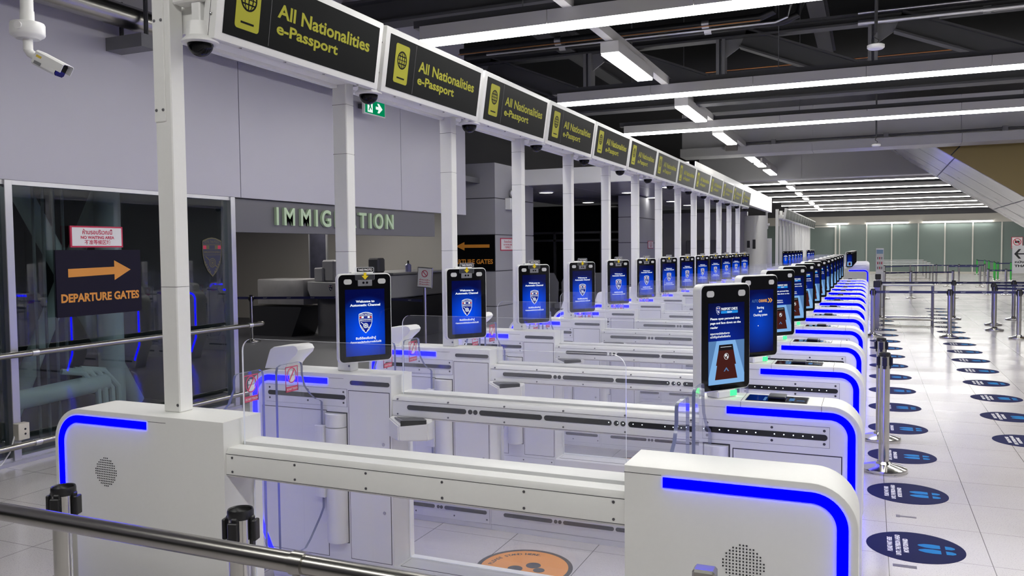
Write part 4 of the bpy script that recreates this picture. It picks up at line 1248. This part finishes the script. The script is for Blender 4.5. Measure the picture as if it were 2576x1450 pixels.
for k in range(16):
    l = 'navy floor sticker with blue footprints, column beside the gates, %s' % (('%s from the camera' % ORD[k]) if k < 14 else 'second farthest' if k == 14 else 'farthest')
    ws = ws or wait_sticker(l)
    o = ws if k == 0 else dup(ws, (0, 0, 0), l)
    o.location = (.256 + .0012 * k, 5.27 + 1.143 * k, 0)
for k in range(16):
    l = 'navy floor sticker with blue footprints, right hand column, %s' % (('%s from the camera' % ORD[k]) if k < 14 else 'second farthest' if k == 14 else 'farthest')
    o = dup(ws, (1.29 + .026 * k, 8.52 + 1.15 * k, 0), l)
tag(MB().box(-.05, .05, -.014, .014, 0, .0008).box(-.07, -.045, -.026, .026, 0, .0009).build('adhesive_residue', mat('grey_residue', (.16, .15, .17), .6), org=(0, 0, 0)), 'grey patch of tape residue on the tiles before the second sticker', 'tape').location = (.24, 5.85, .0002)
tag(MB().box(-.06, .06, -.02, .02, 0, .0008).build('adhesive_residue', MATS['grey_residue']), 'small grey tape patch on the tiles at the bottom beside the nearest sticker', 'tape').location = (.19, 4.93, .0002)

# orange stand-here stickers inside the lanes
def stand_sticker(label):
    t = Thing('floor_sticker', label, 'floor sticker', (0, 0, 0), group='orange standing stickers', local=True)
    b = t.part('disc', MB().cyl((0, 0, 0), (0, 0, .0012), .268, 48), stickgrey)
    t.part('orange_field', MB().cyl((0, 0, .001), (0, 0, .0018), .243, 48), stickor, b)
    m = MB()
    s_ = 'PLEASE STAND HERE.'
    n = len(s_)
    for k, c in enumerate(s_):
        if c == ' ': continue
        a = radians(152 + 26 - 104 * k / (n - 1))
        a = radians(45 + 90 + 52 - 104 * k / (n - 1))
        m.mesh(text(c, .026, .0012), UP(.182 * cos(a), .182 * sin(a), .0022, a - pi / 2))
    t.part('lettering', m, stickgrey, b)
    for q in (-1, 1):
        cx_, cy__ = .055 * q * cos(radians(45)), .055 * q * sin(radians(45))
        m = MB().prism([(cx_ + .042 * cos(u), cy__ + .042 * sin(u)) for u in [k * 2 * pi / 16 for k in range(16)]], .0016, .0024, 'z')
        m.prism([(cx_ + .075 * .707 + .032 * cos(u) - .0, cy__ - .075 * .707 + .032 * sin(u)) for u in [k * 2 * pi / 16 for k in range(16)]], .0016, .0024, 'z')
        t.part('footprint', m, stickgrey, b)
    return t.o
ss = None
for i in range(NR - 1):
    l = 'orange stand here sticker on the lane floor, %s lane from the camera' % ORD[i]
    ss = ss or stand_sticker(l)
    o = ss if i == 0 else dup(ss, (0, 0, 0), l)
    o.location = (-1.735, row_y(i) + .662, 0)

# ================================================================== LEFT WALL PROPS
t = Thing('handrail', 'two tube steel handrail along the dark windows on the left', 'handrail', (-6.42, 5, .93))
t.part('upper_tube', MB().tube([(-6.42, -4, .93), (-6.42, 7.55, .93), (-6.46, 7.62, .93), (-6.54, 7.64, .93)], .026, 18), steel)
t.part('lower_tube', MB().cyl((-6.42, -4, .174), (-6.42, 7.5, .174), .026, 18), steel)
for y in (1.95, 4.65, 7.28):
    t.part('collar', MB().cyl((-6.42, y + .06, .93), (-6.42, y + .12, .93), .029, 18).cyl((-6.42, y + .06, .174), (-6.42, y + .12, .174), .029, 18), alu)
    for z in (.93, .174): t.part('bracket', MB().cyl((-6.54, y, z - .01), (-6.42, y, z - .01), .012, 10), alu)
t = Thing('departure_gates_sign', 'dark sign with orange right arrow and departure gates lettering on the left window', 'sign', (-6.53, 5.51, 1.19))
p = t.part('board', MB().box(-6.545, -6.530, 5.05, 5.968, 1.193, 1.789, bev=.002), navyplate)
t.part('arrow', MB().prism([(5.17, 1.545), (5.17, 1.62), (5.66, 1.63), (5.66, 1.69), (5.845, 1.600), (5.66, 1.505), (5.66, 1.56)], -6.5301, -6.5285, 'x'), orange, p)
t.part('lettering', MB().mesh(text('DEPARTURE GATES', .073, .004, fit=.845), RT(-6.5285, 5.513, 1.325)), orange, p)
t = Thing('no_waiting_sign', 'white sign with red border and no waiting area lettering above the dark arrow sign', 'sign', (-6.53, 5.49, 1.81))
p = t.part('board', MB().box(-6.545, -6.531, 5.205, 5.768, 1.812, 2.006), redm)
t.part('face', MB().box(-6.532, -6.529, 5.222, 5.751, 1.826, 1.992), paper, p)
m = MB(); m.mesh(text('ห้ามรอบริเวณนี้', .040, .0012, fit=.32), RT(-6.528, 5.487, 1.932)); m.mesh(text('NO WAITING AREA', .026, .0014, fit=.36), RT(-6.528, 5.487, 1.890)); m.mesh(text('不准等候区域', .033, .0008, fit=.28), RT(-6.528, 5.487, 1.842))
t.part('lettering', m, redm, p)
t = Thing('wall_socket_box', 'cream socket box fixed to the window post above the lower handrail', 'socket', (-6.52, 4.67, .2))
t.part('box', MB().box(-6.54, -6.47, 4.61, 4.71, .205, .345, bev=.004), mat('cream_plastic', (.62, .58, .50), .45))
m = MB()
for z in (.255, .295): m.cyl((-6.471, 4.67, z), (-6.468, 4.67, z), .009, 10)
t.part('outlet', m, black)
t.part('cable', MB().tube([(-6.53, 4.62, .25), (-6.5, 4.55, .12), (-6.47, 4.45, .04), (-6.45, 4.2, .008), (-6.43, 3.5, .008)], .006, 8), paper)
# plant room behind the window
def col_tube(a, b, r, label): 
    tag(MB().cyl(a, b, r, 24).build('steel_tube_brace', tubem, org=((a[0] + b[0]) / 2, (a[1] + b[1]) / 2, min(a[2], b[2]))), label, 'steel brace')
col_tube((-7.5, 6.43, 0), (-7.5, 6.43, 3.0), .13, 'upright grey steel tube behind the dark window, beside the crossing braces')
col_tube((-7.75, 5.42, 2.75), (-7.75, 6.95, 0.05), .10, 'grey diagonal brace behind the window, sloping down to the right')
col_tube((-7.95, 6.95, 2.9), (-7.95, 5.55, 0.05), .09, 'grey diagonal brace behind the window, sloping down to the left')
col_tube((-8.3, 4.3, 0.05), (-8.3, 4.9, 2.9), .11, 'grey brace behind the leftmost window strip')
for k, y in enumerate((5.35, 5.45, 5.56, 5.66)):
    tag(MB().cyl((-7.2, y, 0), (-7.2, y, 3.0), .014, 10).build('service_pipe', midsteel, org=(-7.2, y, 0)), 'thin upright service pipe behind the left window, %s from the left' % ORD[k], 'pipe')
t = Thing('hose_coil', 'grey coiled hoses on the floor behind the left window', 'hose', (-7.1, 5.6, 0))
for k in range(4): t.part('hose', MB().tube([(-7.15, 5.55 + .07 * k, .62), (-7.1, 5.75 + .08 * k, .58), (-7.05, 5.87 + .08 * k, .40), (-7.05, 5.88 + .08 * k, .12), (-7.1, 5.8 + .08 * k, .03)], .03, 10), tubem)
t.part('hose', MB().tube([(-7.1, 4.9, .42), (-7.1, 6.0, .46)], .09, 16), tubem)
# cctv bullet camera hanging at the top left
t = Thing('bullet_camera', 'white bullet security camera hanging from a pole, top left corner', 'security camera', (-4.0, 2.98, 2.86))
c = (-4.0, 2.98, 0)
t.part('drop_pole', MB().cyl((-4.0, 2.98, 2.96), (-4.0, 2.98, 7.6), .031, 24).cyl((-4.0, 2.98, 2.945), (-4.0, 2.98, 3.005), .034, 24), white2)
t.part('junction_box', MB().lathe([(0, 2.945), (.078, 2.943), (.082, 2.935), (.082, 2.885), (.078, 2.878), (.068, 2.872), (.055, 2.862), (0, 2.860)], c, 36), white2)
t.part('box_plug', MB().cyl((-3.965, 2.905, 2.912), (-3.962, 2.897, 2.912), .019, 18), paper)
t.part('swivel', MB().cyl((-4.0, 2.98, 2.862), (-4.0, 2.98, 2.805), .023, 20).tube([(-4.0, 2.98, 2.81), (-3.992, 2.986, 2.79), (-3.975, 2.998, 2.778)], .022, 14), white2)
dv = Vector((.80, .30, -.46)).normalized(); a0 = Vector((-3.975, 2.998, 2.778))
q = dv.to_track_quat('X', 'Z').to_matrix().to_4x4(); q.translation = a0
m = MB().prism([(-.042, -.030), (-.030, -.040), (.030, -.040), (.042, -.030), (.042, .022), (.034, .032), (-.034, .032), (-.042, .022)], .02, .155, 'x', bev=.004, mtx=q)
body = t.part('body', m, white2)
t.part('sun_shield', MB().prism([(-.046, -.012), (-.046, .030), (-.036, .038), (.036, .038), (.046, .030), (.046, -.012), (.043, -.012), (.043, .028), (.034, .035), (-.034, .035), (-.043, .028), (-.043, -.012)], .024, .185, 'x', mtx=q), white2, body)
t.part('lens_front', MB().prism([(-.040, -.028), (-.028, -.038), (.028, -.038), (.040, -.028), (.040, .020), (.032, .030), (-.032, .030), (-.040, .020)], .153, .158, 'x', mtx=q), bglass, body)
t.part('maker_label', MB().box(.035, .065, -.0465, -.0455, .004, .016, mtx=q), mat('label_yellow', (.75, .55, .05), .5), body)
t.part('data_label', MB().box(.035, .075, -.0432, -.0415, -.032, -.016, mtx=q), greym, body)
# exit sign
t = Thing('exit_sign', 'green running man exit sign with a right arrow on the lavender wall', 'sign', (-6.3, 9.85, 3.63))
b = t.part('box', MB().box(-6.34, -6.300, 9.58, 10.11, 3.625, 3.845, bev=.004), white2)
t.part('face', MB().box(-6.301, -6.298, 9.60, 10.09, 3.640, 3.832), exitgreen, b)
m = MB()
m.box(-6.2985, -6.2965, 9.655, 9.78, 3.655, 3.82, 0)
m.prism([(9.86, 3.715), (9.86, 3.755), (9.93, 3.755), (9.90, 3.80), (9.945, 3.80), (10.03, 3.735), (9.945, 3.67), (9.90, 3.67), (9.93, 3.715)], -6.2985, -6.2965, 'x', 0)
m.prism(circ(9.735, 3.80, .013, 10), -6.2967, -6.295, 'x', 1)
m.prism([(9.70, 3.785), (9.735, 3.785), (9.735, 3.735), (9.76, 3.70), (9.748, 3.69), (9.72, 3.722), (9.69, 3.672), (9.675, 3.68), (9.705, 3.735), (9.685, 3.76)], -6.2967, -6.295, 'x', 1)
t.part('pictogram', m, [exitwhite, exitgreen], b)
t.part('bracket', MB().box(-6.56, -6.33, 9.8, 9.9, 3.74, 3.80), darksteel)
# immigration lettering
t = Thing('immigration_lettering', 'raised metal IMMIGRATION lettering with painted green reflection on the dark fascia', 'sign', (-6.58, 9.37, 2.085))
def letter(c, h, depth):
    cu = bpy.data.curves.new('l', 'FONT'); cu.body = c; cu.size = h / .72; cu.extrude = depth; cu.offset = .006; cu.align_x = 'CENTER'
    ob = bpy.data.objects.new('l', cu); COL.objects.link(ob)
    me = bpy.data.meshes.new_from_object(ob.evaluated_get(bpy.context.evaluated_depsgraph_get()))
    bpy.data.objects.remove(ob); bpy.data.curves.remove(cu)
    return me
s_ = 'IMMIGRATION'
wd = dict(I=.12, M=.30, G=.275, R=.26, A=.27, T=.25, O=.285, N=.275)
tot = sum(wd[c] for c in s_); yy = 8.0; k_ = (10.76 - 8.0) / tot
letm = mat('reflection_green_letters', (.52, .68, .44), .4)  # flat green painted in place of reflections on metal letters
for c in s_:
    w_ = wd[c] * k_
    t.part('letter', MB().mesh(letter(c, .215, .018), RT(-6.58, yy + w_ / 2, 2.085)), letm)
    yy += w_
# recess: counter, machine, desk, stanchions, notice stand, poster, emblem door
t = Thing('check_counter', 'dark based counter with scuffed silver box top behind the belt', 'counter', (-11.4, 14.1, 0))
b = t.part('base', MB().prism([(-12.0, 0), (-10.95, 0), (-10.68, .62), (-12.0, .62)], 13.8, 14.6), mat('near_black_panel', (.02, .02, .024), .4))
t.part('top_box', MB().box(-11.85, -10.66, 13.85, 14.55, .66, 1.19, bev=.03, seg=2), mat('scuffed_silver', (.42, .41, .42), .4, .6, noise=.25, nscale=4))
t = Thing('inspection_desk', 'grey moulded inspection desk with a standing machine, right of the silver box', 'desk', (-10.3, 14.2, 0))
t.part('pedestal', MB().box(-10.5, -9.95, 14.1, 14.6, 0, .82), darkclad)
t.part('top', MB().prism([(-10.60, .98), (-10.54, .84), (-9.9, .84), (-9.85, 1.12), (-10.6, 1.14)], 13.9, 14.6, bev=.02), greyclad)
t.part('machine', MB().box(-10.42, -10.12, 14.15, 14.5, 1.13, 1.58, bev=.03), greyclad)
t.part('scanner', MB().box(-10.58, -10.36, 14.1, 14.4, 1.13, 1.42, bev=.02), greyclad)
crest(t, None, 13.895, -10.02, 1.02, .11, paper, mat('crest_navy', (.01, .012, .05), .4), redm, 'desk_crest', False)
t = Thing('officer_counter', 'long pale fronted counter with dark base under the recess fascia', 'counter', (-8.5, 14.6, 0))
t.part('base', MB().box(-9.6, -8.4, 13.6, 16.2, 0, .82), MATS['near_black_panel'])
t.part('front_band', MB().box(-9.6, -8.36, 13.55, 16.25, .84, 1.30, bev=.02), greyclad)
t.part('worktop', MB().box(-9.65, -8.3, 13.5, 16.3, 1.30, 1.335), alu)
tag(MB().box(-9.0, -8.75, 13.7, 13.95, 1.335, 1.62, bev=.03).build('desk_monitor', darkclad, org=(-8.9, 13.8, 1.335)), 'dark monitor standing on the pale officer counter', 'monitor')
t = Thing('sanitizer_bottle', 'small pump bottle standing on the right end of the officer counter', 'bottle', (-8.5, 14.4, 1.335))
t.part('bottle', MB().lathe([(0, 1.335), (.06, 1.335), (.06, 1.47), (.03, 1.50), (.02, 1.50)], (-8.5, 14.4, 0), 16), mat('lilac_bottle', (.35, .35, .6), .2))
t.part('pump', MB().cyl((-8.5, 14.4, 1.50), (-8.5, 14.4, 1.56), .018, 10), black)
t = Thing('framed_poster', 'tall framed poster standing behind the inspection desk', 'poster', (-10.9, 15.2, .8))
t.part('frame', MB().box(-11.52, -11.02, 15.18, 15.22, .85, 2.2).box(-11.5, -11.46, 15.18, 15.22, 0, .85).box(-11.08, -11.04, 15.18, 15.22, 0, .85), alu)
t.part('print', MB().box(-11.48, -11.06, 15.172, 15.181, .89, 2.16), mat('dusky_print', (.05, .05, .075), .3, noise=.8, nscale=5))
t = Thing('emblem_door', 'pale glass door with the police emblem at the end of the recess', 'door', (-8.6, 15.0, .0))
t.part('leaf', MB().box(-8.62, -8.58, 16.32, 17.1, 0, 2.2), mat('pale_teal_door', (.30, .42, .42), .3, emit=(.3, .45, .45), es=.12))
m = MB(); m2 = Matrix(((0, 1, 0, -8.57 + 16.4), (0, 0, 0, 0), (0, 0, 1, 0), (0, 0, 0, 1)))
e = Thing('police_emblem', 'police crest sticker on the pale door in the recess', 'emblem', (0, 0, 0), local=True)
crest(e, None, 0, 0, .6, .5, signyel, black, redm, 'police_crest', True); e.o.location = (-8.56, 16.70, 1.12); e.o.rotation_euler.z = pi / 2
e = Thing('police_emblem', 'faint police crest sticker on the window beside the recess', 'emblem', (0, 0, 0), local=True)
crest(e, None, 0, 0, .6, .32, mat('faint_gold', (.10, .09, .03), .4), mat('faint_navy', (.02, .022, .05), .4), MATS['sign_red'], 'police_crest', True); e.o.location = (-6.588, 6.99, 1.12); e.o.rotation_euler.z = pi / 2
for x, y, l in ((-11.04, 12.72, 'left stanchion before the silver topped counter'), (-9.16, 13.34, 'right stanchion in the dark recess, behind the nearest kiosk'), (-13.2, 12.3, 'far left stanchion in the recess behind the window post')):
    stanchion(x, y, 'belt stanchion in the immigration recess, ' + l, group='recess stanchions')
belt((-11.04, 12.72, 0), (-9.16, 13.34, 0), 'dark lettered belt across the silver topped counter', letters=4); belt((-13.2, 12.3, 0), (-11.04, 12.72, 0), 'dark lettered belt running left from the counter', letters=3)
belt((-9.16, 13.34, 0), (-7.24, 12.79, 0), 'dark lettered belt between the kiosk and the notice stand', letters=3)
t = Thing('notice_stand', 'white framed prohibition notice on a chrome pole in the recess', 'sign', (-7.23, 12.79, 0))
t.part('pole', MB().cyl((-7.22, 12.79, .03), (-7.22, 12.79, 1.1), .025, 16), chrome); t.part('base', MB().lathe([(0, 0), (.16, 0), (.16, .02), (.05, .05), (0, .05)], (-7.22, 12.79, 0)), chrome)
T_ = Matrix.Translation((-7.22, 12.78, 1.1)) @ Matrix.Rotation(radians(4), 4, 'Y')
f = t.part('frame', MB().box(-.15, .15, -.012, .012, 0, .36, mtx=T_, bev=.003), alu)
t.part('sheet', MB().box(-.135, .135, -.015, -.011, .015, .345, mtx=T_), paper, f)
m = MB()
for k in range(20):
    u0, u1 = 2 * pi * k / 20, 2 * pi * (k + 1) / 20
    m.prism([(r_ * cos(u), .25 + r_ * sin(u)) for r_, u in ((.062, u0), (.062, u1), (.050, u1), (.050, u0))], -.0165, -.0145, mtx=T_)
m.prism([(-.045, .285), (-.036, .294), (.045, .213), (.036, .205)], -.0165, -.0145, mtx=T_)
for z in (.13, .09, .05): m.mesh(text('NO ENTRY', .018, .0006, fit=.20) if False else text('ห้ามเข้า', .02, .0006, fit=.2), T_ @ FR(0, -.0165, z))
t.part('print', m, redm, f)
# column signs
t = Thing('departure_gates_sign', 'black sign with orange left arrow on the grey column', 'sign', (-6.95, 13.99, 1.37))
p = t.part('board', MB().box(-7.48, -6.395, 13.975, 13.998, 1.37, 2.035), signblack)
t.part('arrow', MB().prism([(-7.20, 1.83), (-7.02, 1.91), (-7.02, 1.86), (-6.50, 1.86), (-6.50, 1.80), (-7.02, 1.80), (-7.02, 1.75)], 13.9735, 13.9752), orange, p)
t.part('lettering', MB().mesh(text('DEPARTURE GATES', .085, .004, fit=1.0), FR(-6.935, 13.974, 1.50)), orange, p)
def small_nowait(loc, label, sc=1.0):
    t = Thing('no_waiting_sign', label, 'sign', loc)
    x, y, z = loc
    p = t.part('board', MB().box(x - .004, x + .006, y - .33 * sc, y + .33 * sc, z - .12 * sc, z + .12 * sc), redm)
    t.part('face', MB().box(x + .005, x + .0075, y - .31 * sc, y + .31 * sc, z - .10 * sc, z + .10 * sc), paper, p)
    m = MB(); m.mesh(text('ห้ามรอบริเวณนี้', .045, .0012, fit=.36 * sc), RT(x + .0082, y, z + .03 * sc)); m.mesh(text('NO WAITING AREA', .028, .0014, fit=.40 * sc), RT(x + .0082, y, z - .02 * sc)); m.mesh(text('不准等候区域', .035, .0008, fit=.30 * sc), RT(x + .0082, y, z - .075 * sc))
    t.part('lettering', m, redm, p)
small_nowait((-6.386, 14.55, 1.86), 'white no waiting sign with red border on the grey column side')
small_nowait((-5.095, 20.6, 1.85), 'small white no waiting notice on the farther grey column', .8)
t = Thing('emergency_light', 'white emergency light with a round lamp on the grey column side', 'emergency light', (-6.38, 14.7, 2.5))
t.part('box', MB().box(-6.39, -6.27, 14.45, 14.85, 2.52, 2.74, bev=.01), white2)
t.part('lamp', MB().cyl((-6.33, 14.72, 2.84), (-6.27, 14.66, 2.84), .085, 20), white2)
t.part('bracket', MB().box(-6.36, -6.30, 14.68, 14.74, 2.72, 2.80), greym)
# pale notice board column at the end of near bank
t = Thing('hanging_camera', 'white camera hanging from a pole under the far end of the canopy', 'security camera', (-2.94, 26.6, 2.35))
t.part('drop_pole', MB().cyl((-2.94, 26.6, 2.5), (-2.94, 26.6, 2.87), .035, 14), white2); t.part('body', MB().lathe([(0, 2.5), (.10, 2.5), (.10, 2.44), (.05, 2.40), (.05, 2.33), (0, 2.30)], (-2.94, 26.6, 0)), white2)
t = Thing('round_column', 'slimmer round grey column behind the big white one', 'column', (-3.75, 33.0, 0))
t.part('shaft', MB().cyl((-3.75, 33.0, 0), (-3.75, 33.0, 2.1), .3, 28), greyclad)

# ================================================================== RIGHT SIDE PROPS
def form_table(x0, x1, y, z, label, full):
    t = Thing('steel_table', label, 'table', ((x0 + x1) / 2, y, 0), group='steel form tables beside the gates')
    t.part('top', MB().box(x0, x1, y - .22, y + .22, z - .025, z, bev=.006), alu)
    t.part('shelf', MB().box(x0 + .04, x1 - .04, y - .18, y + .18, .20, .222), steel)
    t.part('stretcher', MB().cyl((x0, y - .19, .16), (x1, y - .19, .16), .018, 10), steel)
    t.part('stretcher', MB().cyl((x0, y - .19, .02), (x1, y - .19, .02), .014, 10), steel)
    for x in (x0 + .02, x1 - .02):
        for q in (-1, 1): t.part('leg', MB().cyl((x, y + q * .19, 0), (x, y + q * .19, z - .02), .018, 10), steel)
form_table(.27, 1.27, 20.0, .915, 'steel frame table behind the nearest queue belt', True)
for k, y in enumerate((40.5, 44.2, 48.8, 53.5)):
    form_table(.35, 2.55 + .1 * k, y, .95, 'distant pale topped table beside the far gates, %s from the front' % ORD[k], False)
t = Thing('poster_stand', 'upright steel poster stand with a picture sheet beside the gates', 'poster stand', (.25, 26.0, 0))
t.part('frame', MB().box(.155, .36, 25.98, 26.02, 0, 1.70, bev=.004), alu)
t.part('sheet', MB().box(.172, .343, 25.972, 25.981, 1.02, 1.66), paper)
m = MB(); m.box(.172, .343, 25.968, 25.973, 1.54, 1.66, 0)
for i in range(3):
    for j in range(3): m.box(.19 + i * .052, .218 + i * .052, 25.968, 25.973, 1.10 + j * .14, 1.17 + j * .14, 1 + (i + j) % 2)
t.part('picture_print', m, [mat('print_blue', (.25, .4, .6), .5), greym, redm])
for x, y, l in ((.14, 19.3, 'nearer dark steel guide post against the gate cabinets'), (.20, 24.0, 'farther dark steel guide post against the gate cabinets')):
    t = Thing('guide_post', l, 'post', (x, y, 0)); t.part('post', MB().box(x - .05, x + .05, y - .05, y + .05, 0, .95), steel); t.part('head', MB().box(x - .07, x + .07, y - .07, y + .07, .88, 1.02, bev=.01), black)
t = Thing('passport_queue_sign', 'white sign board with a left arrow at the right frame edge', 'sign', (3.4, 22.0, 1.1))
b = t.part('board', MB().box(2.995, 3.95, 21.98, 22.02, 1.10, 1.74, bev=.004), white2)
m = MB(); m.prism([(3.03, 1.55), (3.12, 1.66), (3.17, 1.66), (3.10, 1.565), (3.30, 1.565), (3.30, 1.535), (3.10, 1.535), (3.17, 1.44), (3.12, 1.44)], 21.975, 21.981)
m.mesh(text('หนังสือเดินทางไทย', .05, .002, 'LEFT', fit=.8), FR(3.04, 21.977, 1.34)); m.mesh(text('THAI PASSPORT', .052, .003, 'LEFT', fit=.8), FR(3.04, 21.977, 1.25))
t.part('print', m, black, b)
t.part('passport_patch', MB().prism(rrect(3.33, 3.72, 1.42, 1.67, .03), 21.974, 21.981), orange, b)
t.part('pole', MB().cyl((3.45, 22.05, 0), (3.45, 22.05, 1.2), .03, 14), steel); t.part('base', MB().lathe([(0, 0), (.2, 0), (.2, .02), (.05, .05), (0, .05)], (3.45, 22.05, 0)), steel)
t = Thing('no_camera_sign', 'small white no photography sign on the far glass wall', 'sign', (8.3, 58.7, 1.6))
b = t.part('board', MB().box(7.95, 8.55, 58.76, 58.795, 1.55, 2.25), redm); t.part('face', MB().box(7.98, 8.52, 58.75, 58.765, 1.58, 2.22), paper, b)
m = MB()
for k in range(18):
    u0, u1 = 2 * pi * k / 18, 2 * pi * (k + 1) / 18
    m.prism([(8.25 + r_ * cos(u), 1.95 + r_ * sin(u)) for r_, u in ((.22, u0), (.22, u1), (.18, u1), (.18, u0))], 58.735, 58.752, mi=0)
m.box(8.13, 8.37, 58.738, 58.752, 1.88, 2.02, 1); m.prism([(8.10, 2.07), (8.13, 2.10), (8.40, 1.83), (8.37, 1.80)], 58.73, 58.74, mi=0)
t.part('print', m, [redm, black], b)
for k, (x0, x1) in enumerate(((-.2, 1.0), (1.15, 2.2), (3.1, 4.3), (4.4, 5.6), (5.7, 6.9), (-2.6, -1.4))):
    t = Thing('cove_lamp', 'slim lamp tube along the top of the far glass wall, %s' % ORD[k], 'ceiling lamp', (x0, 58.6, 3.25), group='lamp tubes over the far glass wall')
    t.part('tube', MB().box(x0, x1, 58.58, 58.66, 3.24, 3.30), lampm); t.part('tray', MB().box(x0 - .03, x1 + .03, 58.56, 58.69, 3.30, 3.34), lamph)
